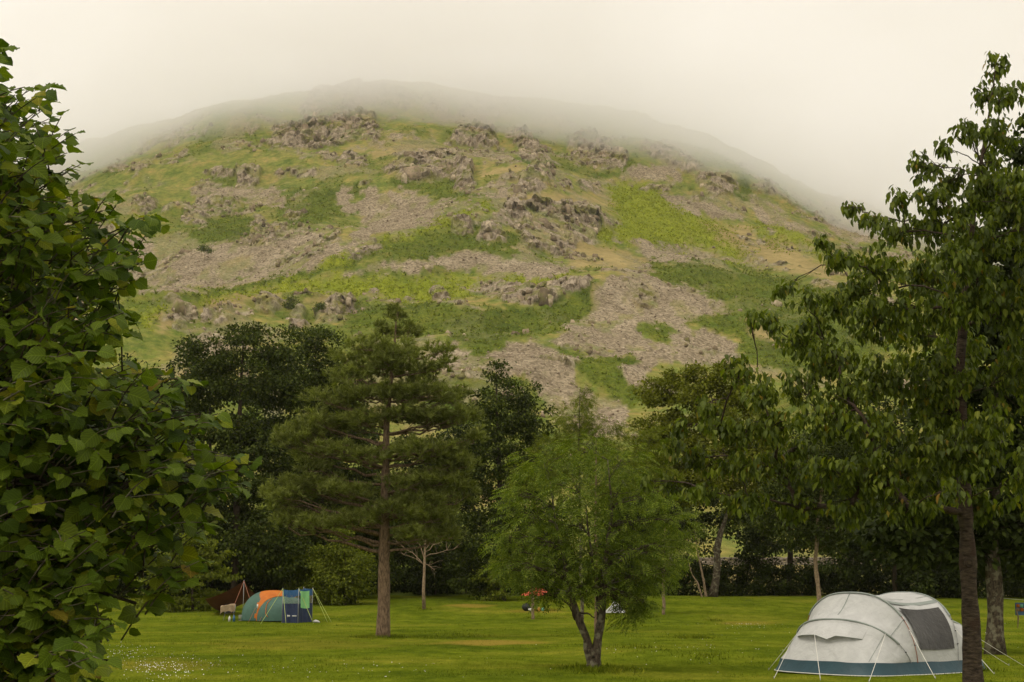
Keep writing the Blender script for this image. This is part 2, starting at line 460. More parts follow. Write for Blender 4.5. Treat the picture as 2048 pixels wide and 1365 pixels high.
def hill_mat():
    m, n, l = new_mat('fellside')
    out = N(n, 'OutputMaterial'); p = N(n, 'BsdfPrincipled'); p.inputs['Roughness'].default_value = 0.95; p.inputs['Specular IOR Level'].default_value = 0.05
    geo = N(n, 'NewGeometry')
    def noise(s, d, sc_=(1, 1, 1), rough=0.6):
        mp = N(n, 'Mapping'); mp.inputs['Scale'].default_value = sc_; l.new(geo.outputs['Position'], mp.inputs[0])
        q = N(n, 'TexNoise'); q.inputs['Scale'].default_value = s; q.inputs['Detail'].default_value = d; q.inputs['Roughness'].default_value = rough
        l.new(mp.outputs[0], q.inputs['Vector']); return q.outputs[0]
    def R(src, stops):
        r = ramp(n, stops); l.new(src, r.inputs[0]); return r.outputs[0]
    a1 = N(n, 'Attribute'); a1.attribute_name = 'cover_a'; s1 = N(n, 'SeparateColor'); l.new(a1.outputs['Color'], s1.inputs[0])
    a2 = N(n, 'Attribute'); a2.attribute_name = 'cover_b'; s2 = N(n, 'SeparateColor'); l.new(a2.outputs['Color'], s2.inputs[0])
    base = R(noise(0.035, 7, rough=0.68), [(0.3, (0.115, 0.148, 0.027)), (0.47, (0.178, 0.2, 0.04)), (0.6, (0.245, 0.228, 0.06)), (0.75, (0.31, 0.25, 0.095))])
    fine = R(noise(0.35, 6, rough=0.7), [(0.3, (0.62, 0.66, 0.62)), (0.7, (1.3, 1.25, 1.2))])
    fine2 = R(noise(1.1, 5, rough=0.75), [(0.32, (0.5, 0.55, 0.5)), (0.68, (1.42, 1.38, 1.35))])
    mott = R(noise(0.14, 6, rough=0.72), [(0.36, (0.6, 0.78, 0.55)), (0.5, (1.0, 1.0, 1.0)), (0.66, (1.3, 1.08, 1.25))])
    c = mixc(n, l, 1.0, base, fine, 'MULTIPLY')
    c = mixc(n, l, 0.9, c, mott, 'MULTIPLY')
    brk = R(noise(0.05, 5), [(0.3, (0.075, 0.10, 0.013)), (0.55, (0.115, 0.145, 0.016)), (0.75, (0.165, 0.185, 0.022))])
    brk = mixc(n, l, 1.0, brk, fine2, 'MULTIPLY')
    brk = mixc(n, l, 0.6, brk, mott, 'MULTIPLY')
    c = mixc(n, l, s1.outputs[2], c, brk)
    bri = R(noise(0.04, 5), [(0.3, (0.17, 0.21, 0.012)), (0.7, (0.285, 0.31, 0.026))])
    bri = mixc(n, l, 0.75, bri, fine2, 'MULTIPLY')
    c = mixc(n, l, s2.outputs[0], c, bri)
    dry = R(noise(0.06, 6), [(0.3, (0.24, 0.19, 0.07)), (0.7, (0.40, 0.31, 0.135))])
    dry = mixc(n, l, 0.6, dry, fine, 'MULTIPLY')
    c = mixc(n, l, s2.outputs[1], c, dry)
    vor = N(n, 'TexVoronoi'); vor.inputs['Scale'].default_value = 1.2; l.new(geo.outputs['Position'], vor.inputs['Vector'])
    scr = R(noise(0.09, 6), [(0.3, (0.215, 0.17, 0.112)), (0.55, (0.30, 0.243, 0.165)), (0.75, (0.375, 0.31, 0.22))])
    vs = N(n, 'SeparateColor'); l.new(vor.outputs['Color'], vs.inputs[0])
    scr = mixc(n, l, 0.9, scr, R(vs.outputs[0], [(0.0, (0.55, 0.53, 0.5)), (1.0, (1.35, 1.35, 1.35))]), 'MULTIPLY')
    scr = mixc(n, l, 0.6, scr, fine2, 'MULTIPLY')
    c = mixc(n, l, s1.outputs[1], c, scr)
    rk = R(noise(0.34, 7, (1, 1, 0.6), 0.74), [(0.3, (0.15, 0.118, 0.08)), (0.47, (0.29, 0.235, 0.165)), (0.68, (0.46, 0.385, 0.285))])
    crk = N(n, 'TexVoronoi'); crk.feature = 'DISTANCE_TO_EDGE'; crk.inputs['Scale'].default_value = 0.3
    cmp_ = N(n, 'Mapping'); cmp_.inputs['Scale'].default_value = (1.3, 1, 0.55); l.new(geo.outputs['Position'], cmp_.inputs[0]); l.new(cmp_.outputs[0], crk.inputs['Vector'])
    rk = mixc(n, l, 0.85, rk, R(crk.outputs['Distance'], [(0.0, (0.62, 0.6, 0.57)), (0.1, (1.05, 1.05, 1.05))]), 'MULTIPLY')
    moss = R(noise(0.13, 5), [(0.5, (0, 0, 0)), (0.62, (1, 1, 1))])
    rk = mixc(n, l, moss, rk, mixc(n, l, 1.0, (0.165, 0.155, 0.045), fine2, 'MULTIPLY'))
    c = mixc(n, l, s1.outputs[0], c, rk)
    l.new(c, p.inputs['Base Color'])
    b = N(n, 'Bump'); b.inputs['Strength'].default_value = 0.8; b.inputs['Distance'].default_value = 1.0
    l.new(noise(0.9, 6, rough=0.7), b.inputs['Height']); l.new(b.outputs[0], p.inputs['Normal'])
    l.new(p.outputs[0], out.inputs['Surface'])
    return m


M['lawn'] = lawn_mat()
M['blade'] = lawn_mat('grass_blade', True)
M['hill'] = hill_mat()

# ------------------------------------------------------------------ terrain
def lawn_z(x, y):
    return 1.5 * sstep(84, 118, np.asarray(y, float)) + 0.0 * np.asarray(x, float)


def hill_base(x, y):
    """smooth fell: field behind the camp site, then a concave slope up to a rounded summit"""
    x = np.asarray(x, float); y = np.asarray(y, float)
    z = lawn_z(x, y) + 0.05 * np.clip(y - 118, 0, 112)
    t = np.clip(y - 230, 0, None)
    yc = 965.0
    tc = np.clip(t, 0, yc - 230)
    h = 0.25 * tc + 0.00030 * tc ** 2
    over = np.clip(y - yc, 0, None)
    h = h + 0.66 * over - over ** 2 / 150.0
    h = np.maximum(h, 60)*(over > 0) + h*(over <= 0)
    side = 1.0 / (1.0 + ((x + 70) / np.where(x < -70, 540.0, 560.0)) ** 2)
    return z + h * side


SPUR_PX = [(250, 668), (400, 640), (520, 600), (700, 540), (860, 490), (990, 425), (1100, 400)]


def hill_hit(px, py):
    d = ray(px, py)
    ys = np.linspace(150, 1050, 1801)
    P = CAM[None] + d[None] * (ys / d[1])[:, None]
    hz = hill_base(P[:, 0], P[:, 1])
    k = np.argmax(hz > P[:, 2])
    return P[k]


SPUR = np.array([hill_hit(*q)[:2] for q in SPUR_PX])


def seg_dist(x, y, A, B):
    ab = B - A
    t = np.clip(((x - A[0]) * ab[0] + (y - A[1]) * ab[1]) / (ab @ ab), 0, 1)
    return np.hypot(x - A[0] - t * ab[0], y - A[1] - t * ab[1])


def hill_z(x, y):
    z = hill_base(x, y)
    d = np.full(np.shape(x), 1e9)
    for A, B in zip(SPUR[:-1], SPUR[1:]):
        d = np.minimum(d, seg_dist(x, y, A, B))
    up = sstep(240, 330, y)
    z = z + 9.0 * np.exp(-(d / 34.0) ** 2) * up
    z = z + up * (8.5 * fbm(x / 110.0, y / 110.0, oct=3) + 2.4 * fbm(x / 26.0 + 50, y / 26.0, oct=2))
    return z


def poly_sd(px, py, poly):
    """signed distance in px, positive inside"""
    P = np.asarray(poly, float)
    ins = np.zeros(px.shape, bool); d = np.full(px.shape, 1e9)
    for (ax, ay), (bx, by) in zip(P, np.roll(P, -1, 0)):
        c = (ay > py) != (by > py)
        with np.errstate(divide='ignore', invalid='ignore'):
            ins ^= c & (px < (bx - ax) * (py - ay) / (by - ay + 1e-12) + ax)
        d = np.minimum(d, seg_dist(px, py, np.array([ax, ay]), np.array([bx, by])))
    return np.where(ins, d, -d)


ROCK = [
    [(545, 262), (600, 250), (700, 228), (755, 228), (758, 280), (700, 285), (640, 295), (590, 300), (540, 300)],
    [(590, 228), (620, 190), (700, 168), (760, 172), (840, 188), (900, 195), (900, 225), (840, 222), (760, 212), (680, 222)],
    [(477, 337), (523, 337), (523, 375), (475, 377)],
    [(403, 345), (440, 334), (475, 338), (474, 350), (410, 356)],
    [(525, 343), (600, 336), (634, 340), (630, 351), (560, 352)],
    [(386, 400), (440, 392), (488, 400), (480, 414), (400, 414)],
    [(262, 425), (270, 398), (295, 394), (312, 410), (300, 428)],
    [(498, 488), (508, 462), (535, 453), (557, 470), (552, 492), (520, 498)],
    [(500, 450), (508, 430), (526, 428), (524, 446)],
    [(355, 450), (375, 425), (420, 428), (412, 452)],
    [(560, 440), (575, 424), (604, 428), (598, 442)],
    [(672, 322), (700, 308), (738, 316), (735, 334), (690, 336)],
    [(880, 292), (905, 265), (960, 250), (990, 258), (993, 302), (970, 298), (930, 290)],
    [(992, 253), (1052, 263), (1087, 291), (1118, 330), (1052, 319), (1030, 295), (1016, 274)],
    [(1133, 281), (1175, 266), (1206, 281), (1259, 305), (1252, 333), (1192, 339), (1150, 328), (1129, 302)],
    [(763, 347), (823, 312), (886, 309), (946, 337), (946, 386), (925, 383), (904, 355), (840, 361), (788, 358)],
    [(1031, 385), (1041, 355), (1069, 333), (1101, 332), (1108, 347), (1097, 378), (1069, 382)],
    [(1104, 365), (1140, 362), (1142, 379), (1106, 380)],
    [(1157, 364), (1200, 360), (1212, 388), (1160, 382)],
    [(988, 432), (1016, 411), (1052, 413), (1157, 414), (1210, 432), (1245, 449), (1196, 455), (1200, 485), (1157, 481), (1136, 508), (1100, 513), (1052, 494), (1046, 465), (1000, 446)],
    [(903, 470), (908, 442), (940, 438), (942, 468)],
    [(950, 480), (960, 455), (1000, 452), (1020, 480), (985, 490)],
    [(700, 520), (725, 497), (760, 480), (762, 496), (720, 520)],
    [(964, 585), (971, 566), (1069, 576), (1182, 556), (1180, 575), (1129, 597), (1045, 611), (1009, 598)],
    [(862, 604), (866, 582), (890, 580), (898, 604)],
    [(738, 606), (734, 580), (760, 576), (762, 602)],
    [(344, 657), (359, 628), (382, 625), (379, 655), (350, 664)],
    [(400, 650), (408, 623), (420, 623), (416, 646)],
    [(429, 650), (446, 620), (476, 611), (470, 635), (452, 648)],
    [(511, 608), (523, 593), (552, 593), (555, 614), (540, 631), (511, 625)],
    [(575, 640), (593, 614), (611, 617), (616, 655), (581, 660)],
    [(631, 630), (652, 605), (704, 596), (706, 619), (675, 648), (640, 645)],
    [(1390, 372), (1405, 350), (1450, 350), (1478, 372), (1470, 388), (1420, 386)],
    [(1503, 386), (1506, 366), (1535, 362), (1556, 376), (1550, 390)],
    [(1373, 400), (1378, 384), (1400, 384), (1416, 402)],
    [(1285, 380), (1300, 370), (1345, 372), (1345, 384)],
    [(1650, 412), (1665, 392), (1710, 392), (1735, 410), (1715, 424)],
    [(1620, 446), (1630, 424), (1665, 430), (1670, 446)],
    [(1260, 285), (1320, 290), (1400, 325), (1440, 340), (1380, 345), (1300, 315)],
    [(930, 195), (1010, 200), (1060, 225), (1010, 235), (940, 222)],
]
SCREE = [
    [(690, 500), (730, 450), (700, 415), (745, 380), (834, 386), (865, 407), (953, 402), (911, 424), (851, 452), (763, 475), (700, 510), (640, 525), (560, 550), (490, 565), (540, 522), (620, 484)],
    [(275, 582), (290, 540), (400, 500), (500, 478), (590, 468), (660, 462), (560, 524), (450, 572), (350, 582)],
    [(667, 385), (690, 380), (713, 405), (713, 432), (690, 430), (680, 415)],
    [(380, 378), (470, 374), (560, 378), (575, 414), (545, 416), (515, 398), (390, 390)],
    [(978, 365), (1016, 363), (1020, 393), (974, 407)],
    [(690, 555), (798, 521), (848, 525), (918, 507), (1052, 514), (1140, 535), (1122, 553), (1052, 557), (911, 543), (798, 550)],
    [(850, 240), (930, 213), (990, 220), (1005, 240), (900, 252)],
    [(714, 298), (760, 280), (830, 252), (825, 270), (760, 298)],
    [(945, 306), (1000, 300), (1040, 318), (980, 322)],
    [(1237, 361), (1278, 326), (1339, 333), (1366, 364), (1305, 366)],
    [(1329, 398), (1373, 391), (1442, 408), (1510, 439), (1442, 438), (1353, 415)],
    [(1510, 405), (1578, 432), (1640, 484), (1572, 458), (1527, 441)],
    [(1640, 440), (1750, 450), (1760, 490), (1690, 484)],
    [(1206, 541), (1249, 543), (1288, 537), (1320, 559), (1347, 574), (1394, 578), (1460, 621), (1425, 629), (1359, 645), (1347, 656), (1308, 637), (1284, 648), (1292, 680), (1339, 688), (1355, 711), (1300, 734), (1257, 707), (1195, 711), (1144, 703), (1112, 684), (1124, 656), (1167, 648), (1191, 617), (1206, 578)],
    [(1347, 660), (1409, 664), (1472, 695), (1480, 730), (1378, 735), (1347, 719)],
    [(851, 680), (909, 680), (956, 719), (1011, 707), (1019, 680), (1066, 684), (1112, 703), (1144, 711), (1152, 750), (1144, 758), (1249, 812), (1260, 880), (1128, 870), (1089, 790), (1034, 744), (948, 752), (902, 756), (851, 703)],
    [(1240, 735), (1290, 725), (1300, 760), (1265, 770)],
    [(240, 470), (300, 480), (330, 520), (280, 530)],
    [(1240, 490), (1300, 486), (1400, 500), (1437, 516), (1370, 527), (1290, 520)],
]
BRACKEN = [
    [(1291, 516), (1408, 522), (1544, 546), (1750, 590), (1750, 760), (1500, 730), (1459, 640), (1440, 615), (1390, 580), (1332, 575), (1305, 545)],
    [(700, 600), (860, 610), (960, 618), (1040, 614), (1130, 600), (1190, 565), (1198, 620), (1165, 648), (1110, 665), (1020, 675), (1010, 705), (955, 716), (905, 672), (800, 668), (700, 650)],
    [(1144, 703), (1195, 711), (1257, 708), (1300, 736), (1270, 812), (1249, 812), (1190, 780), (1152, 750)],
    [(1284, 648), (1310, 638), (1347, 658), (1340, 688), (1290, 680)],
    [(1347, 650), (1400, 632), (1460, 625), (1490, 690), (1440, 680), (1400, 662)],
    [(780, 470), (860, 455), (960, 440), (1040, 470), (1046, 500), (960, 506), (830, 520), (760, 520), (700, 540), (690, 530), (740, 505)],
    [(620, 385), (670, 372), (740, 385), (690, 420), (640, 450), (560, 455), (560, 420)],
    [(420, 420), (480, 420), (530, 455), (480, 490), (400, 490), (380, 460)],
    [(410, 352), (475, 350), (470, 376), (415, 372)],
    [(540, 420), (600, 380), (640, 365), (620, 400), (560, 440)],
    [(1130, 335), (1190, 340), (1255, 335), (1280, 300), (1275, 330), (1240, 358), (1190, 358)],
    [(760, 362), (900, 360), (950, 388), (940, 402), (870, 404), (790, 378)],
    [(240, 610), (350, 598), (480, 568), (620, 535), (700, 512), (690, 540), (560, 570), (420, 600), (300, 620)],
    [(1470, 345), (1500, 350), (1510, 400), (1480, 400)],
    [(1360, 360), (1400, 390), (1440, 400), (1400, 408)],
]
BRIGHT = [
    [(1213, 367), (1271, 365), (1339, 400), (1442, 440), (1480, 490), (1510, 530), (1408, 501), (1291, 490), (1203, 480), (1192, 457), (1250, 451), (1225, 400)],
    [(1496, 446), (1578, 463), (1630, 497), (1544, 492)],
    [(255, 640), (300, 622), (420, 602), (560, 573), (690, 553), (800, 560), (960, 562), (900, 600), (740, 600), (640, 582), (500, 590), (400, 605), (300, 645)],
    [(763, 470), (851, 452), (911, 424), (985, 405), (960, 430), (860, 462), (780, 478)],
    [(620, 530), (700, 505), (740, 500), (660, 540)],
    [(1000, 560), (1140, 545), (1100, 570), (1000, 572)],
]
DRY = [
    [(1408, 446), (1493, 453), (1650, 530), (1660, 560), (1578, 548), (1510, 530), (1462, 487)],
    [(985, 405), (1060, 385), (1150, 385), (1230, 410), (1150, 412), (1050, 412)],
    [(300, 640), (480, 592), (640, 590), (700, 596), (620, 615), (520, 600), (420, 625), (320, 660)],
    [(1140, 480), (1200, 490), (1290, 520), (1300, 545), (1206, 541), (1140, 530)],
    [(1194, 560), (1210, 540), (1206, 600), (1192, 640), (1180, 640), (1196, 600)],
    [(1060, 340), (1000, 330), (960, 345), (980, 362), (1030, 360)],
    [(820, 285), (940, 310), (880, 309), (770, 318), (700, 305)],
    [(1480, 640), (1530, 660), (1560, 700), (1500, 680)],
    [(1240, 560), (1310, 560), (1420, 610), (1400, 625), (1320, 600), (1260, 610)],
]

# columns follow the azimuth, rows the distance, finer where the photograph looks
cols = np.unique(np.concatenate([np.linspace(-2600, -40, 60), np.linspace(-40, 2090, 670), np.linspace(2090, 4600, 60)]))
ax_t = (cols - 1024) / (F_PX * CP)
yr = np.concatenate([np.linspace(117, 240, 36, endpoint=False), np.linspace(240, 330, 50, endpoint=False),
                     np.linspace(330, 700, 215, endpoint=False), np.linspace(700, 985, 160, endpoint=False), np.linspace(985, 1400, 24)])
A_, Y_ = np.meshgrid(ax_t, yr)
X_ = A_ * Y_
X, Yv = X_.ravel(), Y_.ravel()
Z = hill_z(X, Yv)
pu, pv, _ = project(np.stack([X, Yv, Z], 1))
Xw, Yw = X / 20.0, Yv / 20.0
warp_u = 9 * fbm(X / 14.0, Yv / 14.0 + 3, oct=4, gain=0.6)
warp_v = 6 * fbm(X / 14.0 + 40, Yv / 14.0, oct=4, gain=0.6)
edge = fbm(X / 5.0, Yv / 8.0, oct=3, gain=0.65)


def mask(polys, soft, namp, wamp=1.0, grow=0.0):
    out = np.zeros(X.shape)
    u, v = pu + warp_u * wamp, pv + warp_v * wamp
    for P in polys:
        b = np.array(P, float)
        sel = np.where((u > b[:, 0].min() - 30) & (u < b[:, 0].max() + 30) & (v > b[:, 1].min() - 30) & (v < b[:, 1].max() + 30))[0]
        if len(sel) == 0:
            continue
        sd = poly_sd(u[sel], v[sel], P) + grow
        out[sel] = np.maximum(out[sel], sstep(-soft, soft, sd + namp * edge[sel]))
    return out


inb = ((pu > -150) & (pu < 2200)).astype(float)
m_scree = mask(SCREE, 4.5, 8, 1.1) * (1 - 0.45 * sstep(0.3, 0.8, fbm(X / 11.0 + 5, Yv / 24.0 + 61, oct=4, gain=0.65)))
m_brk = mask(BRACKEN, 5, 9, 1.2)
m_bri = mask(BRIGHT, 12, 11)
m_dry = mask(DRY, 9, 9)
m_rock = np.zeros(X.shape); push = np.zeros(X.shape)
for P in ROCK:
    b = np.array(P, float)
    u, v = pu + 0.7 * warp_u, pv + 0.6 * warp_v
    sel = np.where((u > b[:, 0].min() - 25) & (u < b[:, 0].max() + 25) & (v > b[:, 1].min() - 25) & (v < b[:, 1].max() + 25))[0]
    if len(sel) == 0:
        continue
    sd = poly_sd(u[sel], v[sel], P)
    hgt = b[:, 1].max() - b[:, 1].min()
    m_rock[sel] = np.maximum(m_rock[sel], sstep(-3, 3, sd + 5 * edge[sel]))
    us = np.linspace(b[:, 0].min() + 0.5, b[:, 0].max() - 0.5, 40); tops, bots = [], []
    for q in us:
        hits = []
        for (ax_, ay_), (bx_, by_) in zip(b, np.roll(b, -1, 0)):
            if (ax_ > q) != (bx_ > q):
                hits.append(ay_ + (by_ - ay_) * (q - ax_) / (bx_ - ax_))
        tops.append(min(hits)); bots.append(max(hits))
    tp_, bt_ = np.interp(u[sel], us, tops), np.interp(u[sel], us, bots)
    rel = np.clip((bt_ - v[sel]) / np.maximum(bt_ - tp_, 4.0), 0, 1)
    nst = 1 if hgt < 26 else (2 if hgt < 55 else 3)
    rr = np.clip(rel * nst + 0.35 * edge[sel] * (rel > 0.02), 0, nst - 1e-6); k_ = np.floor(rr)
    stair = (k_ + sstep(0.0, 0.7, rr - k_)) / nst
    h_m = (bt_ - tp_) / 4.2
    push[sel] = np.maximum(push[sel], np.minimum(0.75 * h_m, 11.0) * (0.12 + 0.88 * stair) * sstep(-2, 2.5, sd + 2 * edge[sel]))
# scattered small outcrops and broken stony ground away from the mapped ones
out_n = fbm(X / 16.0 + 11, Yv / 22.0 + 7, oct=4, gain=0.6)
high = sstep(330, 640, Yv)
small = sstep(0.5, 0.66, out_n + 0.2 * high - 0.15) * (1 - m_bri) * (1 - 0.85 * m_brk) * sstep(300, 420, Yv)
m_rock = np.maximum(m_rock, 0.85 * small)
push = np.maximum(push, 0.8 * small)
stony = 0.6 * sstep(0.55, 0.95, fbm(X / 30.0 - 31, Yv / 46.0 + 17, oct=5, gain=0.62) + 0.18 * high) * (1 - m_bri) * (1 - m_brk) * sstep(280, 400, Yv)
m_scree = np.maximum(m_scree, 0.75 * stony) * (1 - m_rock)
patch = sstep(0.1, 0.55, fbm(X / 38.0 + 71, Yv / 52.0 - 23, oct=4, gain=0.6)) * sstep(250, 330, Yv)
m_brk = np.maximum(m_brk, 0.7 * patch * (1 - m_dry) * (1 - high * 0.35))
m_brk = m_brk * (1 - m_rock) * (1 - m_scree * 0.92)
# golden field between camp site and fell
field = 1 - sstep(215, 265, Yv + 14 * fbm(X / 30, Yv / 30, oct=2))
m_dry = np.maximum(m_dry, sstep(1180, 1300, pu) * field * (0.55 + 0.4 * fbm(X / 18.0, Yv / 18.0, oct=3)).clip(0, 1))
m_brk = m_brk * (1 - field) + 0.8 * field * (1 - sstep(1180, 1300, pu)); m_scree *= 1 - field; m_rock *= 1 - field

# buttresses, ledges and clefts; tongues of turf run down between them
turf = sstep(0.05, 0.5, fbm(X / 13.0 + 90, Yv / 9.0, Z / 16.0, oct=3, gain=0.6))
m_rock = m_rock * (1 - 0.6 * turf)
colm = np.abs(fbm(X / 6.0 + 3, Yv / 10.0, Z / 7.0, oct=4, gain=0.62))
colm2 = fbm(X / 3.2, Yv / 6.0, Z / 3.0, oct=2, gain=0.7)
def cells(x, y, z):
    '''nearest-cell id noise: blocky joints in the rock'''
    ix, iy, iz = np.floor(x), np.floor(y), np.floor(z)
    best = np.full(x.shape, 1e9); val = np.zeros(x.shape)
    for dx in (-1, 0, 1):
        for dy in (-1, 0, 1):
            for dz in (-1, 0, 1):
                cx, cy2, cz = ix + dx, iy + dy, iz + dz
                I = [(c.astype(np.int64) & 0xFFFFFFFF).astype(np.uint32) for c in (cx, cy2, cz)]
                h1 = _h(I[0], I[1], I[2]); h2 = _h(I[1] + np.uint32(7), I[2], I[0]); h3 = _h(I[2], I[0] + np.uint32(13), I[1])
                d = (cx + h1 - x) ** 2 + (cy2 + h2 - y) ** 2 + (cz + h3 - z) ** 2
                m = d < best
                best = np.where(m, d, best); val = np.where(m, _h(I[0] + np.uint32(3), I[1], I[2] + np.uint32(5)), val)
    return val


rk_i = np.where(m_rock > 0.03)[0]
cell = np.zeros(X.shape); cell2 = np.zeros(X.shape)
cell[rk_i] = cells(X[rk_i] / 3.4, Yv[rk_i] / 9.0, Z[rk_i] / 5.0)
cell2[rk_i] = cells(X[rk_i] / 1.7 + 50, Yv[rk_i] / 5.0, Z[rk_i] / 2.4)
Yd = Yv - push * (0.75 + 0.5 * cell) - m_rock * (2.4 * (cell - 0.4) + 1.0 * (cell2 - 0.5) + 0.8 * (colm - 0.4))
led = np.abs(fbm(X / 14.0 + 5, Z / 4.5, oct=3, gain=0.6))
Zd = Z + 0.12 * push + m_rock * (0.8 * led - 0.3 + 0.5 * cell2)
fine = fbm(X / 2.4, Yv / 2.4, oct=2, gain=0.7)
Zd = Zd + (m_brk * 0.55 + m_bri * 0.4 + 0.25) * fine * sstep(230, 300, Yv)
Zd = Zd + m_scree * 0.45 * vnoise(X / 1.3 + 9, Yv / 1.3) * sstep(230, 300, Yv)
nr, nc = A_.shape
Vh = np.stack([X, Yd, Zd], 1)
i = (np.arange(nr - 1)[:, None] * nc + np.arange(nc - 1)[None, :])
fh = np.stack([i, i + 1, i + nc + 1, i + nc], -1).reshape(-1, 4)
hill = MB().add(Vh, fh).build('hill', M['hill'], smooth=True)
hill.data.polygons.foreach_set('use_smooth', (m_rock[fh].mean(1) < 0.35))
tag(hill, 'misty fell with crags, scree and bracken rising behind the trees', None, None, 'structure')
for nm, ch in (('cover_a', (m_rock, m_scree, m_brk)), ('cover_b', (m_bri * (1 - m_rock) * (1 - m_scree), m_dry * (1 - m_rock) * (1 - m_scree), m_rock * 0))):
    at_ = hill.data.attributes.new(nm, 'FLOAT_COLOR', 'POINT')
    buf = np.ones((len(X), 4), np.float32)
    for k in range(3):
        buf[:, k] = np.clip(ch[k], 0, 1)
    at_.data.foreach_set('color', buf.ravel())

# crags: each a stack of angular blocks bedded in the slope
def rock_block_temps(n, seed):
    r = np.random.default_rng(seed); out = []
    base = np.array([[x, y, z] for x in (-1, 1) for y in (-1, 1) for z in (-1, 1)], float)
    fq = [[0, 1, 3], [0, 3, 2], [4, 6, 7], [4, 7, 5], [0, 4, 5], [0, 5, 1], [2, 3, 7], [2, 7, 6], [0, 2, 6], [0, 6, 4], [1, 5, 7], [1, 7, 3]]
    for _ in range(n):
        v = base * [1, 1, 1] + r.normal(0, 0.26, (8, 3))
        v[base[:, 2] > 0, :2] *= r.uniform(0.45, 0.9)
        out.append((v * 0.5, np.array(fq)))
    return out


BLK = rock_block_temps(14, 5)
m_, n_, l_ = new_mat('crag_rock')
o_ = N(n_, 'OutputMaterial'); p_ = N(n_, 'BsdfPrincipled'); p_.inputs['Roughness'].default_value = 0.95; p_.inputs['Specular IOR Level'].default_value = 0.05
g_ = N(n_, 'NewGeometry')
r_ = ramp(n_, [(0, (0.13, 0.098, 0.062)), (0.5, (0.235, 0.18, 0.115)), (0.8, (0.32, 0.25, 0.165)), (1, (0.46, 0.375, 0.26))]); l_.new(g_.outputs['Random Per Island'], r_.inputs[0])
q_ = N(n_, 'TexNoise'); q_.inputs['Scale'].default_value = 0.8; q_.inputs['Detail'].default_value = 6; q_.inputs['Roughness'].default_value = 0.75; l_.new(g_.outputs['Position'], q_.inputs['Vector'])
r2_ = ramp(n_, [(0.3, (0.45, 0.43, 0.4)), (0.5, (1, 1, 1)), (0.7, (1.45, 1.42, 1.35))]); l_.new(q_.outputs[0], r2_.inputs[0])
c_ = mixc(n_, l_, 0.9, r_.outputs[0], r2_.outputs[0], 'MULTIPLY')
q2_ = N(n_, 'TexNoise'); q2_.inputs['Scale'].default_value = 0.22; q2_.inputs['Detail'].default_value = 4; l_.new(g_.outputs['Position'], q2_.inputs['Vector'])
r3_ = ramp(n_, [(0.5, (0, 0, 0)), (0.66, (0.8, 0.8, 0.8))]); l_.new(q2_.outputs[0], r3_.inputs[0])
c_ = mixc(n_, l_, r3_.outputs[0], c_, (0.17, 0.165, 0.05))
l_.new(c_, p_.inputs['Base Color']); l_.new(p_.outputs[0], o_.inputs[0])
M['crag'] = m_
rgk = np.random.default_rng(99)
uu, vv = pu + 0.5 * warp_u, pv + 0.4 * warp_v
for P in ROCK:
    b = np.array(P, float)
    sel = np.where((uu > b[:, 0].min()) & (uu < b[:, 0].max()) & (vv > b[:, 1].min()) & (vv < b[:, 1].max()))[0]
    sel = sel[poly_sd(uu[sel], vv[sel], P) > 1.0]
    if len(sel) < 4:
        continue
    nblk = int(min(max(len(sel) * 0.035, 4), 60))
    pk = rgk.choice(sel, nblk)
    hgt = (b[:, 1].max() - b[:, 1].min()) / 4.0
    big = np.clip(hgt * 0.15, 1.0, 2.4)
    sz = big * rgk.gamma(1.8, 0.5, nblk).clip(0.3, 2.4)
    pos = Vh[pk] + np.stack([rgk.normal(0, 0.5, nblk), rgk.normal(0, 0.6, nblk), -0.25 * sz], 1)
    mb = MB()
    yaw = rgk.normal(0.3, 0.5, nblk)
    T_ = np.stack([np.cos(yaw), np.sin(yaw), rgk.normal(0.05, 0.10, nblk)], 1)
    N_ = np.stack([rgk.normal(0, 0.12, nblk), rgk.normal(0.2, 0.14, nblk), np.ones(nblk)], 1)
    # taller than wide
    X_l = unit(T_); Z_l = unit(N_ - (N_ * X_l).sum(1, keepdims=True) * X_l); Y_l = np.cross(Z_l, X_l)
    ch = rgk.integers(0, len(BLK), nblk); asp = rgk.uniform(0.8, 2.3, nblk) / np.maximum(1, sz / big) ** 0.5
    wid = rgk.uniform(0.6, 1.5, nblk); pos[:, 2] -= 0.16 * sz * asp
    for q in range(nblk):
        tv, tf = BLK[ch[q]]
        mb.add(pos[q] + sz[q] * (tv[:, 0:1] * X_l[q] * wid[q] + tv[:, 1:2] * Y_l[q] * 0.9 + tv[:, 2:3] * asp[q] * Z_l[q]), tf)
    mb.build('crag', M['crag'], hill)
wt = np.clip(small, 0, 1) * (1 - m_scree) * inb * (Yv > 300) * (Yv < 960) * (m_bri < 0.3)
pk = rgk.choice(len(X), 2600, p=wt / wt.sum())
oc = MB(); scatter(oc, BLK, Vh[pk] + rgk.normal(0, 0.6, (2600, 3)) * [1, 1, 0.1], rgk.normal(size=(2600, 3)) * [1, 1, 0.15], rgk.normal(0, 0.2, (2600, 3)) + [0, 0, 1], rgk.gamma(3, 0.28, 2600) + 0.35)
tag(oc.build('outcrop_stones', M['crag'], hill), None, None, None, 'stuff')

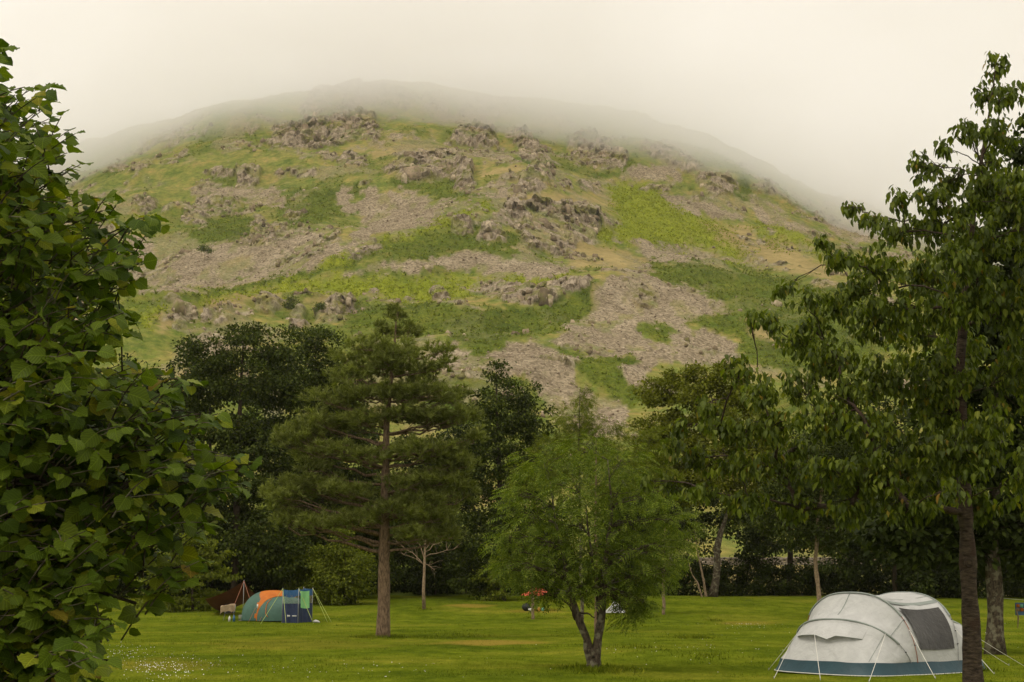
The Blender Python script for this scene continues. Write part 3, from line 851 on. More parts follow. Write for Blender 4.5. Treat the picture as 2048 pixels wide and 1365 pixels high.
# bracken growing in clumps over the green patches
fr = []
for k in range(5):
    a = rgk.uniform(0, 6.28, 4); vv_, ff_ = [], []
    for q, an in enumerate(a):
        d = np.array([math.cos(an), math.sin(an), 0.0]); sdv = np.array([-d[1], d[0], 0]) * 0.3
        vv_ += [d * 0.1 - sdv, d * 0.1 + sdv, d * 1.0 + [0, 0, 0.75]]; ff_.append([3 * q, 3 * q + 1, 3 * q + 2])
    fr.append((np.array(vv_), np.array(ff_)))
for nm, msk, NB, st_ in (('bracken', m_brk * (1 - m_bri), 21000, [(0.0, (0.085, 0.11, 0.013)), (0.5, (0.125, 0.155, 0.016)), (1.0, (0.18, 0.205, 0.022))]),
                         ('bright_bracken', m_bri, 9000, [(0.0, (0.18, 0.21, 0.014)), (0.5, (0.25, 0.28, 0.02)), (1.0, (0.32, 0.34, 0.03))])):
    wt = np.clip(msk, 0, 1) * (1 - m_rock) * (1 - m_scree) * inb * (Yv > 262) * (Yv < 930) * Yv
    pk = rgk.choice(len(X), NB, p=wt / wt.sum())
    bc = MB(); scatter(bc, fr, Vh[pk] + rgk.normal(0, 0.8, (NB, 3)) * [1, 1, 0], rgk.normal(size=(NB, 3)) * [1, 1, 0.05], rgk.normal(0, 0.2, (NB, 3)) + [0, -0.2, 1], rgk.uniform(0.45, 1.1, NB))
    tag(bc.build(nm, leaf_mat(nm + '_frond', st_, 0.3, 0.7, 0.05), hill), None, None, None, 'stuff')

# loose stones lying on the scree
wt = m_scree * inb * (Yv > 250) * (Yv < 960) * np.sqrt(Yv)
pick = RNG.choice(len(X), 11000, p=wt / wt.sum())
octv = np.array([[1, 0, 0], [-1, 0, 0], [0, 1, 0], [0, -1, 0], [0, 0, 1], [0, 0, -1]], float)
octf = np.array([[0, 2, 4], [2, 1, 4], [1, 3, 4], [3, 0, 4], [2, 0, 5], [1, 2, 5], [3, 1, 5], [0, 3, 5]])
tmp = [(octv * RNG.uniform(0.6, 1.2, (6, 1)) * [1, 0.8, 0.7], octf) for _ in range(6)]
jit = RNG.normal(0, 0.5, (11000, 3)) * [1, 1, 0.1]
stones = MB()
scatter(stones, tmp, Vh[pick] + jit, RNG.normal(size=(11000, 3)), RNG.normal(size=(11000, 3)) * 0.4 + [0, 0, 1], RNG.gamma(2.2, 0.11, 11000) + 0.1)
m_, n_, l_ = new_mat('scree_stone')
o_ = N(n_, 'OutputMaterial'); p_ = N(n_, 'BsdfPrincipled'); p_.inputs['Roughness'].default_value = 0.95
g_ = N(n_, 'NewGeometry'); r_ = ramp(n_, [(0, (0.17, 0.125, 0.08)), (0.6, (0.31, 0.24, 0.16)), (1, (0.45, 0.365, 0.26))])
l_.new(g_.outputs['Random Per Island'], r_.inputs[0]); l_.new(r_.outputs[0], p_.inputs['Base Color']); l_.new(p_.outputs[0], o_.inputs[0])
so = stones.build('scree_stones', m_)
tag(so, 'loose pinkish grey stones lying on the scree runs', 'scree', None, 'stuff')

# lawn
gx = np.concatenate([np.linspace(-140, -36, 30, endpoint=False), np.linspace(-36, 44, 150, endpoint=False), np.linspace(44, 140, 30)])
gy = np.concatenate([np.linspace(-60, 20, 20, endpoint=False), np.linspace(20, 122, 150)])
GX, GY = np.meshgrid(gx, gy)
lx, ly = GX.ravel(), GY.ravel()
und = 0.05 * fbm(lx / 6, ly / 6, oct=3)


def ground(x, y):
    return float(lawn_z(x, y) + 0.05 * fbm(np.array([x / 6.0]), np.array([y / 6.0]), oct=3)[0])


lz = lawn_z(lx, ly) + und
lawn_v = np.stack([lx, ly, lz], 1)
nr, nc = GX.shape
i = (np.arange(nr - 1)[:, None] * nc + np.arange(nc - 1)[None, :])
lawn = MB().add(lawn_v, np.stack([i, i + 1, i + nc + 1, i + nc], -1).reshape(-1, 4)).build('lawn', M['lawn'], smooth=True)
tag(lawn, 'mown camp site lawn with paler worn patches', None, None, 'structure')
lu, lv, _ = project(lawn_v)
dryv = np.zeros(len(lx))
for (cx, cy_, rx, ry, s) in [(985, 1286, 120, 5, 0.9), (940, 1212, 45, 3.5, 0.9), (1490, 1247, 60, 4, 0.5), (320, 1330, 120, 14, 0.35), (1075, 1222, 60, 4, 0.5), (600, 1290, 200, 10, 0.25)]:
    q = ((lu - cx) / rx) ** 2 + ((lv - cy_) / ry) ** 2
    dryv = np.maximum(dryv, s * sstep(1.5, 0.3, q + 0.5 * fbm(lx / 1.2, ly / 1.2, oct=3)))
dryv[ly < 15] = 0
da = lawn.data.attributes.new('dry', 'FLOAT', 'POINT')
da.data.foreach_set('value', dryv.astype(np.float32))

# grass blades, tufts and daisies on the part of the lawn in view
nb = 110000
by = 27 * (112 / 27.0) ** RNG.random(nb) ** 1.15
bx = (RNG.uniform(-40, 2100, nb) - 1024) / (F_PX * CP) * by
bz = lawn_z(bx, by) + 0.05 * fbm(bx / 6, by / 6, oct=3)
blade_t = [(np.array([[0, -0.09, 0], [0, 0.09, 0], [1, 0, 0.12]], float), np.array([[0, 1, 2]]))]
patchy = 0.7 + 0.6 * sstep(-0.4, 0.7, fbm(bx / 3, by / 3, oct=3))
bs = (0.03 + 0.0006 * by) * RNG.uniform(0.5, 1.4, nb) * patchy
tuft_c = []
for (tx, ty, tr, k) in [(7.7, 62, 1.0, 1600), (-5.6, 62.0, 0.9, 2600), (2.2, 37.6, 0.75, 2600), (20.3, 47.6, 0.7, 900), (12.6, 91, 0.8, 700), (12, 37, 0.4, 300), (-6, 100, 0.7, 500), (1.3, 93, 0.6, 400), (9, 93, 0.6, 400), (6, 45, 0.8, 500), (4.5, 52, 1.0, 500), (-2, 66, 1.4, 500)]:
    k = int(k * 0.35); a = RNG.normal(0, tr * 0.6, (k, 2)) * [1, 1.6]; tuft_c.append(np.column_stack([tx + a[:, 0], ty + a[:, 1]]))
tc = np.concatenate(tuft_c)
tz = lawn_z(tc[:, 0], tc[:, 1]) + 0.05 * fbm(tc[:, 0] / 6, tc[:, 1] / 6, oct=3)
GP = np.concatenate([np.stack([bx, by, bz], 1), np.column_stack([tc, tz])])
GS = np.concatenate([bs, RNG.uniform(0.06, 0.2, len(tc))])
GT = RNG.normal(0, 0.45, (len(GP), 3)); GT[:, 2] = 1
grass = MB(); scatter(grass, blade_t, GP - [0, 0, 0.01], GT, RNG.normal(size=(len(GP), 3)) * [1, 0.5, 0.2] + [0, -1, 0.2], GS)
go = grass.build('grass', M['blade']); tag(go, 'short grass blades and longer tufts round the tree trunks', 'grass', None, 'stuff')
nd = 650
cl = [(330, 1335, 110, 22), (250, 1310, 50, 15), (1490, 1250, 70, 5), (1350, 1300, 160, 30), (1950, 1250, 90, 40), (700, 1340, 250, 20), (1560, 1290, 120, 30)]
w = RNG.choice(len(cl), nd, p=np.array([9, 3, 3, 2, 1.5, 2, 1.5]) / 22)
cl = np.array(cl)[w]
du = cl[:, 0] + RNG.normal(0, 0.6, nd) * cl[:, 2]; dv = cl[:, 1] + RNG.normal(0, 0.6, nd) * cl[:, 3]
ok = (dv > 1222) & (dv < 1375)
dd = np.array([ray(a, b) for a, b in zip(du[ok], dv[ok])]); tt = -CAM_H / dd[:, 2]
DP = CAM + dd * tt[:, None]; DP = DP[(DP[:, 1] < 86)]
DP[:, 2] = 0.05 * fbm(DP[:, 0] / 6, DP[:, 1] / 6, oct=3) + 0.035
hexv = np.array([[math.cos(a), math.sin(a), 0.2 * (k % 2)] for k, a in enumerate(np.arange(6) * math.pi / 3)])
dm = MB(); scatter(dm, [(hexv, np.array([[0, 1, 2, 3, 4, 5]]))], DP, np.tile([[1.0, 0, 0]], (len(DP), 1)), RNG.normal(0, 0.5, (len(DP), 3)) + [0, -0.4, 1], RNG.uniform(0.008, 0.016, len(DP)))
tag(dm.build('daisies', M['daisy']), 'tiny white daisies and clover heads dotting the lawn', 'flowers', None, 'stuff')

# ------------------------------------------------------------------ foliage
LEAF_Q = [(np.array([[0, 0, 0], [0.5, 0.33, 0.07], [1, 0, -0.06], [0.5, -0.33, 0.07]], float), np.array([[0, 2, 1], [0, 3, 2]])),
          (np.array([[0, 0, 0], [0.45, 0.38, 0.05], [1, 0, -0.15], [0.45, -0.38, 0.05]], float), np.array([[0, 2, 1], [0, 3, 2]]))]


def grid_leaf(nst, wfun, fold, droop, pleat=0.0, serr=0.0, across=2, petiole=0.18, seed=0, twist=0.0):
    r = np.random.default_rng(seed)
    v, f = [], []
    na = 2 * across + 1
    for s in range(nst):
        t = s / (nst - 1)
        w = wfun(t) * (1 + serr * (1 if s % 2 else -1)) * (1 + r.uniform(-0.06, 0.06))
        for a in range(na):
            k = (a - across) / across
            x = petiole + (1 - petiole) * t - abs(k) * 0.05 * (1 if 0 < t < 1 else 0)
            y = k * w
            z = fold * abs(y) - droop * t * t + pleat * (1 if s % 2 else -1) * abs(k) + twist * k * t * w
            v.append([x, y, z])
    for s in range(nst - 1):
        for a in range(na - 1):
            q = s * na + a
            f += [[q, q + na, q + na + 1], [q, q + na + 1, q + 1]]
    n0 = len(v)
    v += [[0, -0.008, 0], [0, 0.008, 0], [petiole + 0.03, 0.0, 0.0]]
    f.append([n0, n0 + 2, n0 + 1])
    return np.array(v, float), np.array(f)


def hazel_w(t):
    return float(np.interp(t, [0, 0.08, 0.22, 0.42, 0.6, 0.76, 0.88, 0.95, 1.0], [0.05, 0.27, 0.39, 0.455, 0.45, 0.37, 0.2, 0.075, 0.004]))


def cherry_w(t):
    return max(0.22 * math.sin(math.pi * min(max(t, 0.02), 0.99)) ** 0.8, 0.003)


HAZEL_T = [grid_leaf(9, hazel_w, fo, dr, 0.03, 0.045, 2, 0.12, k, tw) for k, (fo, dr, tw) in enumerate([(0.15, 0.2, 0.1), (0.3, 0.35, -0.2), (-0.1, 0.25, 0.25), (0.4, 0.1, 0.0), (0.1, 0.5, -0.1), (0.25, 0.28, 0.35)])]
CHERRY_T = [grid_leaf(5, cherry_w, fo, dr, 0, 0, 1, 0.2, k, tw) for k, (fo, dr, tw) in enumerate([(0.35, 0.15, 0.2), (0.5, 0.3, -0.3), (0.2, 0.4, 0.0), (0.6, 0.05, 0.3)])]


HAZEL_C = [grid_leaf(6, hazel_w, fo, dr, 0.02, 0.0, 1, 0.12, k, tw) for k, (fo, dr, tw) in enumerate([(0.15, 0.25, 0.1), (0.3, 0.35, -0.2)])]
CHERRY_C = [grid_leaf(3, cherry_w, 0.4, 0.25, 0, 0, 1, 0.2, 1, 0.1)]


def pinnate(pairs, seed):
    r = np.random.default_rng(seed)
    v, f = [], []
    def leaflet(o, d, L):
        n = len(v); d = np.array(d) / np.linalg.norm(d); s = np.array([-d[1], d[0], 0]) * 0.16 * L
        o = np.array(o)
        v.extend([o, o + d * L * 0.5 + s + [0, 0, 0.02], o + d * L + [0, 0, -0.05], o + d * L * 0.5 - s + [0, 0, 0.02]])
        f.extend([[n, n + 2, n + 1], [n, n + 3, n + 2]])
    for k in range(pairs):
        t = 0.2 + 0.7 * k / (pairs - 1)
        for s in (-1, 1):
            leaflet([t, 0, -0.25 * t * t], [0.5, s * 1.0, -0.15], 0.34 * (1 - 0.35 * abs(t - 0.5)) * r.uniform(0.85, 1.1))
    leaflet([0.92, 0, -0.22], [1, 0, -0.3], 0.32)
    n = len(v); v.extend([[0, -0.01, 0], [0, 0.01, 0], [0.95, 0, -0.22]]); f.append([n, n + 1, n + 2])
    return np.array(v, float), np.array(f)


PIN_T = [pinnate(5, k) for k in range(3)]


def tuft(nn, L, seed, wid=0.05):
    r = np.random.default_rng(seed)
    v, f = [], []
    for k in range(nn):
        t = r.uniform(0, 0.8)
        a = r.uniform(0, 2 * math.pi); e = r.uniform(0.35, 1.0)
        d = np.array([e, math.cos(a) * (1 - 0.35 * e), math.sin(a) * (1 - 0.35 * e)]); d /= np.linalg.norm(d)
        s = np.cross(d, [0.3, 0.5, 0.8]); s = s / np.linalg.norm(s) * wid
        o = np.array([t * 0.6, 0, 0]); n = len(v)
        v += [o - s, o + s, o + d * L]
        f.append([n, n + 1, n + 2])
    return np.array(v, float), np.array(f)


TUFT_T = [tuft(15, 0.75, k, 0.062) for k in range(4)]


def lobe_world(lb, Y):
    px, py, rx, ry = lb[:4]
    dy = lb[4] if len(lb) > 4 else 0.0
    c = at(px, py, Y + dy)
    k = (Y + dy) / (F_PX * 0.985)
    rx, rz = rx * k, ry * k
    return c, np.array([rx, 0.5 * (rx + rz) * 1.0 + 0.15 * rx, rz])


def curve(a, b, n, sag, jit, rng):
    t = np.linspace(0, 1, n)[:, None]
    p = a + (b - a) * t
    L = np.linalg.norm(b - a)
    p[:, 2] += sag * L * np.sin(math.pi * t[:, 0])
    nz = rng.normal(0, jit * L, (n, 3)); nz[0] = 0; nz[-1] = 0
    return p + nz


def resample(pts, rad, n):
    pts = np.asarray(pts, float); s = np.concatenate([[0], np.cumsum(np.linalg.norm(np.diff(pts, axis=0), axis=1))])
    q = np.linspace(0, s[-1], n)
    return np.stack([np.interp(q, s, pts[:, k]) for k in range(3)], 1), np.interp(q, s, rad)


def crown_points(lobes, Y, clump_r, clumps_per_m2, rng, shell=0.45):
    out = []
    for lb in lobes:
        c, r = lobe_world(lb, Y)
        n = max(3, int(clumps_per_m2 * math.pi * r[0] * r[2]))
        d = unit(rng.normal(size=(n, 3)))
        rad = rng.random(n) ** shell
        p = c + d * rad[:, None] * r
        out.append((c, r, p, unit(d / r)))
    return out


def tree(name, label, cat, Y, base_px, trunk, lobes, leaf, mat, bark, clump_r=0.45, cpm=1.5, lpc=40, lsize=0.17, temps=None, group=None, limb_mat=None,
         seed=0, base_z=None, limb_r=0.28, twig=True, up=0.45, droop=0.0, jit=0.02, sides=8, limb_parts=False, shell=0.45, flat=0.6, collect=None, trunk_n=26, flare=1.25, low=0.2, no_limbs=False, wobble=0.3):
    """trunk: [(px, py, radius_m)], drawn at distance Y; lobes: [(px, py, rx, ry[, dY])]"""
    rng = np.random.default_rng(seed + 100)
    if temps is None:
        cpm, lpc, lsize = cpm * 1.8, int(lpc * 1.4), lsize * 1.5
    tp = np.array([at(p[0], p[1], Y + (p[3] if len(p) > 3 else 0)) for p in trunk]); tr = np.array([p[2] for p in trunk])
    gz = ground(tp[0][0], tp[0][1]) if Y < 119 else float(hill_z(np.array([tp[0][0]]), np.array([Y]))[0])
    tp[0][2] = gz - 0.06
    root = thing(name, label, cat, (tp[0][0], tp[0][1], gz), group)
    P, R = resample(tp, tr, trunk_n)
    wob = np.column_stack([fbm(np.arange(trunk_n) * 0.33 + seed, np.zeros(trunk_n) + k, oct=2) for k in range(2)])
    P[1:-1, :2] += wob[1:-1] * R[1:-1, None] * wobble
    R[0] *= flare
    P0 = np.vstack([P[0] + (P[1] - P[0]) * 0.0, P])
    MB().tube(P, R * (1 + 0.06 * rng.normal(size=trunk_n)), sides).build('trunk', bark, root, True)
    limbs = MB(); twigs = MB()
    LP, LT, LN, LS = [], [], [], []
    cl = crown_points(lobes, Y, clump_r, cpm, rng, shell)
    zs = P[:, 2]
    k0 = max(2, int(low * trunk_n))
    node_p = [P[k] for k in range(k0, trunk_n - 1)]; node_own = [-1] * len(node_p); node_r = [R[k] for k in range(k0, trunk_n - 1)]
    order = sorted(range(len(cl)), key=lambda q: float(np.min(np.linalg.norm(P - cl[q][0], axis=1))))
    par, paths, startr = {}, {}, {}
    for q in order:
        c = cl[q][0]; NP = np.array(node_p)
        d = np.linalg.norm(NP - c, axis=1)
        cost = d + 1.4 * np.maximum(0, NP[:, 2] - c[2] + 0.18 * d) + 0.25 * d * (np.array(node_own) >= 0)
        k = int(np.argmin(cost))
        pth = curve(NP[k], c, 9, 0.06 - droop, jit, rng)
        par[q] = node_own[k]; paths[q] = pth; startr[q] = node_r[k] if node_own[k] < 0 else 9.0
        for m_ in range(3, 9):
            node_p.append(pth[m_]); node_own.append(q); node_r.append(0)
    desc = {q: 1 for q in order}
    for q in reversed(order):
        if par[q] >= 0: desc[par[q]] += desc[q]
    rt = limb_r * R[0] * 0.22
    for q in order:
        c, r, pts, nrm = cl[q]
        Lp = paths[q]
        r0 = min(rt * math.sqrt(desc[q]), startr[q] * 0.65)
        r0 = max(r0, 0.006)
        lr = np.linspace(r0, max(min(r0, rt * math.sqrt(max(desc[q] - 1, 0.25))) * 0.75, 0.004), 9)
        if no_limbs:
            pass
        elif limb_parts:
            MB().tube(Lp, lr, 6).build('limb', limb_mat or bark, root, True)
        else:
            limbs.tube(Lp, lr, 5)
        if twig and not no_limbs:
            ntw = min(len(pts), 14)
            for q in pts[:ntw]:
                a = Lp[rng.integers(4, 9)]
                twigs.tube(curve(a, q, 4, 0.05, 0.04, rng), np.linspace(max(r0 * 0.3, 0.006), 0.004, 4), 3, False)
        n = len(pts)
        cc = np.repeat(pts, lpc, 0); nn = np.repeat(nrm, lpc, 0)
        off = rng.normal(size=(n * lpc, 3)) * 0.55
        p = cc + off * clump_r * [1, 1, flat]
        o = unit(nn + 0.6 * unit(off))
        Nn = unit(o * 0.55 + np.array([0, 0, up]) + rng.normal(0, 0.45, (n * lpc, 3)))
        T = unit(o + rng.normal(0, 0.7, (n * lpc, 3)) + [0, 0, -0.35 - droop])
        LP.append(p); LT.append(T); LN.append(Nn); LS.append(lsize * rng.uniform(0.65, 1.3, n * lpc))
    if limbs.n: limbs.build('branches', limb_mat or bark, root, True)['kind'] = 'stuff'
    if twigs.n: twigs.build('twigs', limb_mat or bark, root)['kind'] = 'stuff'
    if LP:
        LP, LT, LN, LS = [np.concatenate(a) for a in (LP, LT, LN, LS)]
        if collect is not None:
            collect.append((root, LP, LT, LN, LS))
        else:
            mb = MB(); scatter(mb, temps or LEAF_Q, LP, LT, LN, LS)
            cr = mb.build('crown', mat, root); cr['kind'] = 'stuff'
    return root


def leaf_objects(root, temps, P, T, Nv, S, mat, n_obj, name='leaf', coarse=None, n_fine=3000):
    """the n_obj leaves that show largest as objects of their own, the rest as one part"""
    u, v, dep = project(P)
    T = unit(T); Nv = unit(Nv)
    size = S / dep
    inf = (u > 5) & (u < 2043) & (v > 5) & (v < 1360)
    # leaves with nothing in front of them first: bin by screen cell, take the nearest of each
    cell = (u // 34).astype(int) * 1000 + (v // 30).astype(int)
    order = np.lexsort((dep, cell)); first = np.zeros(len(P), bool)
    cs = cell[order]; first[order[np.concatenate([[True], cs[1:] != cs[:-1]])]] = True
    score = size * (1 + first * 10) * inf
    idx = np.argsort(-score)
    single, rest = idx[:n_obj], idx[n_obj:]
    choice = RNG.integers(0, len(temps), len(P))
    mb = MB()
    fine_, rough_ = rest[:n_fine], rest[n_fine:]
    scatter(mb, temps, P[fine_], T[fine_], Nv[fine_], S[fine_], choice[fine_], True)
    scatter(mb, coarse, P[rough_], T[rough_], Nv[rough_], S[rough_], choice[rough_] % len(coarse), True)
    o = mb.build('foliage', mat, root, False); o['kind'] = 'stuff'
    meshes = []
    for k, (tv, tf) in enumerate(temps):
        m = MB().add(tv, tf); m.uv.append(np.asarray(tv, float))
        ob = m.build('leaf', mat, None, False); meshes.append(ob.data); bpy.data.objects.remove(ob)
    ori = np.array(root['_o'])
    for i in single:
        ob = bpy.data.objects.new(name, meshes[choice[i]])
        sc.collection.objects.link(ob)
        X = T[i]; Zz = Nv[i] - (Nv[i] @ X) * X; Zz /= max(np.linalg.norm(Zz), 1e-6); Yy = np.cross(Zz, X)
        Mx = Matrix.Identity(4); s = S[i]; q = P[i] - ori
        for r in range(3):
            Mx[r][0], Mx[r][1], Mx[r][2], Mx[r][3] = X[r] * s, Yy[r] * s, Zz[r] * s, q[r]
        ob.parent = root
        ob.matrix_basis = Mx


# ---- trees along the far edge of the lawn and behind it
G_EDGE = 'trees along the far edge of the lawn'
tree('alder_tree', 'tall dark broad alder behind the orange and green tent', 'tree', 108, None,
     [(470, 1205, 0.3), (475, 1000, 0.24), (480, 800, 0.14), (488, 660, 0.03)],
     [(488, 668, 42, 32), (430, 700, 60, 42), (545, 690, 55, 38), (400, 770, 55, 60), (480, 770, 80, 55), (560, 770, 60, 55), (420, 870, 70, 70), (520, 880, 80, 65), (430, 980, 80, 70), (540, 980, 80, 70), (480, 1080, 95, 75), (560, 1090, 70, 70, -3), (400, 1090, 70, 80)],
     None, M['dark'], M['bark_dark'], 0.75, 1.0, 70, 0.17, seed=1, group=G_EDGE, flat=0.55)
tree('alder_tree', 'dark alder crown showing behind the left side of the pine', 'tree', 112, None,
     [(640, 1205, 0.28), (640, 1000, 0.22), (635, 800, 0.12), (630, 690, 0.03)],
     [(630, 690, 50, 35), (680, 740, 45, 50), (600, 760, 60, 55), (660, 830, 70, 60), (610, 900, 70, 70), (690, 930, 70, 70), (690, 820, 50, 50), (720, 870, 50, 50), (640, 1010, 80, 70), (730, 1010, 70, 80), (660, 1090, 80, 60), (590, 1120, 70, 70), (740, 1100, 80, 75), (800, 1050, 70, 90)],
     None, M['dark'], M['bark_dark'], 0.75, 1.0, 70, 0.17, seed=2, group=G_EDGE, flat=0.55)
tree('alder_tree', 'dark pointed alder between the pine and the rowan', 'tree', 110, None,
     [(1000, 1200, 0.3), (1000, 1000, 0.22), (995, 850, 0.13), (992, 735, 0.02)],
     [(992, 752, 22, 26), (1030, 790, 48, 30), (975, 810, 42, 40), (1060, 840, 48, 40), (1000, 870, 70, 50), (955, 930, 50, 55), (1050, 930, 60, 55), (985, 1000, 70, 60), (950, 1080, 65, 60), (1030, 1060, 70, 70), (960, 1150, 70, 45), (900, 1120, 50, 60, 6)],
     None, M['dark'], M['bark_dark'], 0.7, 1.1, 70, 0.16, seed=3, group=G_EDGE, flat=0.5)
tree('ash_tree', 'rounded yellow-green ash behind the leaning split trunk', 'tree', 115, None,
     [(1425, 1192, 0.36), (1432, 1150, 0.3), (1434, 1098, 0.27), (1450, 1040, 0.16), (1466, 990, 0.12), (1440, 870, 0.08), (1410, 740, 0.02)],
     [(1395, 755, 60, 30), (1330, 785, 55, 38), (1460, 765, 60, 40), (1390, 810, 80, 45), (1310, 850, 50, 45), (1480, 840, 70, 50), (1370, 890, 80, 50), (1450, 920, 80, 50), (1310, 930, 50, 50), (1390, 970, 80, 40), (1490, 990, 60, 40), (1530, 900, 60, 60)],
     None, M['yellow'], M['bark'], 0.6, 1.3, 60, 0.17, seed=4, group=G_EDGE, flat=0.6)
tree('thicket', 'dark leafy thicket at the left behind the brown tarp', 'tree', 113, None,
     [(300, 1205, 0.2), (300, 1000, 0.15), (290, 800, 0.04)],
     [(270, 770, 60, 60), (340, 830, 65, 70), (220, 900, 90, 90), (330, 960, 80, 90), (240, 1050, 100, 90), (350, 1080, 80, 80), (180, 1140, 90, 70), (300, 1165, 80, 50), (120, 1020, 80, 130)],
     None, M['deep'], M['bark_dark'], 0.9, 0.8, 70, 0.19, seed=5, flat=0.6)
def copy_tree(root, loc, rz, scl):
    r = root.copy(); sc.collection.objects.link(r)
    r.location = loc; r.rotation_euler = (0, 0, rz); r.scale = (scl, scl, scl); r['_o'] = tuple(loc)
    for ch in root.children:
        c = ch.copy(); sc.collection.objects.link(c); c.parent = r
    return r


protos = []
for k, x in enumerate(list(range(-60, 1270, 62)) + [1880, 1950, 2020, 2090]):
    Yq = 119.5 + 2.2 * (k % 3)
    if k >= 6:
        xw = at(x, 1195, Yq)[0]
        copy_tree(protos[(k * 5 + k // 6) % 6], (xw, Yq, float(hill_z(np.array([xw]), np.array([Yq]))[0])), 1.3 * k, (1.1 if x < 700 else 0.85) + 0.08 * (k % 4))
        continue
    hh = [70, 52, 84, 60, 76, 66][k]
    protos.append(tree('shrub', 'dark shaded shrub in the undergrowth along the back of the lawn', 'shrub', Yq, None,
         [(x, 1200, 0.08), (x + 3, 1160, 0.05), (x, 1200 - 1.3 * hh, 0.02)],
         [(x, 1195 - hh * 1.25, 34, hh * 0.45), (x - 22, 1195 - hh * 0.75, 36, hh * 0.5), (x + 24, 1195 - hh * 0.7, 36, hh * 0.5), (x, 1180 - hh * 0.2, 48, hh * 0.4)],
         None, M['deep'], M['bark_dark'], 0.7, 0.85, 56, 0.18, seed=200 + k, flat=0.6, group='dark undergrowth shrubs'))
tree('shrub', 'rounded mid-green shrub right of the blue windbreak', 'shrub', 104, None,
     [(690, 1215, 0.1), (690, 1150, 0.06), (688, 1090, 0.02)],
     [(690, 1085, 35, 28), (655, 1120, 40, 35), (715, 1130, 32, 38), (680, 1150, 50, 45), (640, 1175, 40, 35), (715, 1180, 30, 32), (675, 1195, 45, 22), (590, 1130, 40, 50, 3)],
     None, M['light'], M['bark_dark'], 0.5, 1.9, 60, 0.13, seed=7, flat=0.7)
tree('shrub', 'layered lime-green shrub left of the brown tarp', 'shrub', 98, None,
     [(385, 1225, 0.1), (385, 1150, 0.06), (385, 1090, 0.02)],
     [(390, 1075, 55, 18), (340, 1100, 50, 16), (430, 1105, 40, 16), (380, 1125, 60, 18), (320, 1150, 50, 20), (420, 1150, 50, 18), (370, 1175, 70, 22), (330, 1205, 60, 22), (400, 1205, 40, 20)],
     None, M['light'], M['bark_dark'], 0.5, 1.5, 50, 0.15, seed=8, flat=0.25)
tree('shrub', 'low yellowish shrub left of the red shelter', 'shrub', 108, None,
     [(1010, 1200, 0.08), (1010, 1150, 0.05), (1010, 1110, 0.02)],
     [(1010, 1120, 35, 20), (985, 1150, 40, 22), (1035, 1150, 40, 22), (1000, 1180, 45, 20)],
     None, M['light'], M['bark_dark'], 0.5, 1.5, 50, 0.14, seed=9, flat=0.35)
tree('sapling_ash', 'slim light green ash rising behind the rowan', 'tree', 72, None,
     [(1165, 1270, 0.09), (1160, 1050, 0.07), (1158, 900, 0.04), (1160, 775, 0.01)],
     [(1160, 795, 26, 24), (1140, 840, 45, 26), (1190, 850, 45, 26), (1110, 890, 50, 30), (1175, 900, 60, 34), (1240, 900, 50, 32), (1280, 950, 45, 40), (1120, 950, 55, 36), (1220, 970, 60, 40), (1060, 960, 40, 30), (1310, 880, 35, 26), (1340, 930, 40, 40)],
     None, M['light'], M['bark'], 0.36, 5, 22, 0.32, PIN_T, seed=10, up=0.5)
tree('young_pine', 'young bluish pine sticking up out of the rowan', 'tree', 52, None,
     [(1192, 1290, 0.06), (1192, 1000, 0.045), (1192, 880, 0.012)],
     [(1190, 905, 22, 28), (1165, 935, 28, 20), (1222, 930, 28, 22), (1190, 960, 45, 24), (1150, 975, 30, 20), (1235, 975, 30, 20)],
     None, M['bluepine'], M['bark_pine'], 0.3, 4.5, 9, 0.2, TUFT_T, seed=11, up=0.9)
tree('birch_tree', 'slender pale leaning birch beyond the white tent', 'tree', 92, None,
     [(1640, 1236, 0.17), (1636, 1190, 0.15), (1630, 1120, 0.13), (1634, 1060, 0.12), (1645, 960, 0.08), (1650, 820, 0.02)],
     [(1640, 1010, 60, 40), (1590, 960, 60, 50), (1560, 1000, 50, 40), (1600, 1060, 60, 30), (1660, 1090, 50, 24), (1690, 970, 70, 50), (1640, 900, 70, 50), (1570, 1040, 60, 40), (1680, 1050, 60, 40), (1700, 880, 70, 60)],
     None, M['dark'], M['bark_pale'], 0.6, 1.1, 60, 0.15, seed=12, group=G_EDGE)
tree('sapling', 'small black-leaved sapling against the golden field', 'tree', 118, None,
     [(1526, 1190, 0.07), (1526, 1110, 0.05), (1526, 1040, 0.02)],
     [(1526, 1060, 28, 22), (1510, 1085, 32, 20), (1545, 1090, 30, 20), (1525, 1110, 42, 18)],
     None, M['deep'], M['bark_dark'], 0.5, 1.8, 45, 0.15, seed=13)
tree('sycamore_tree', 'thick grey-trunked dark tree behind the cherry trunk', 'tree', 48, None,
     [(1990, 1300, 0.34), (1986, 1240, 0.28), (1984, 1150, 0.26), (1990, 1000, 0.22), (2000, 800, 0.15), (2020, 550, 0.08), (2050, 330, 0.02)],
     [(2050, 300, 40, 60), (2080, 420, 80, 70), (2000, 520, 70, 60), (2090, 560, 80, 80), (1950, 640, 80, 60), (2040, 680, 100, 70), (1910, 760, 80, 60), (2000, 800, 100, 70), (2110, 800, 100, 90), (1880, 880, 80, 60), (1970, 920, 100, 60), (2070, 940, 100, 70), (1850, 990, 80, 60), (1940, 1030, 90, 50), (2040, 1050, 100, 50), (1780, 1050, 70, 50), (1830, 1090, 70, 40), (2080, 1110, 80, 40), (1940, 1110, 60, 30), (2150, 1000, 100, 100), (2250, 800, 120, 150), (2020, 400, 60, 60), (1960, 480, 60, 50), (1930, 560, 60, 50), (2060, 620, 70, 60)],
     None, M['deep'], M['bark'], 0.42, 3.4, 36, 0.17, seed=14)
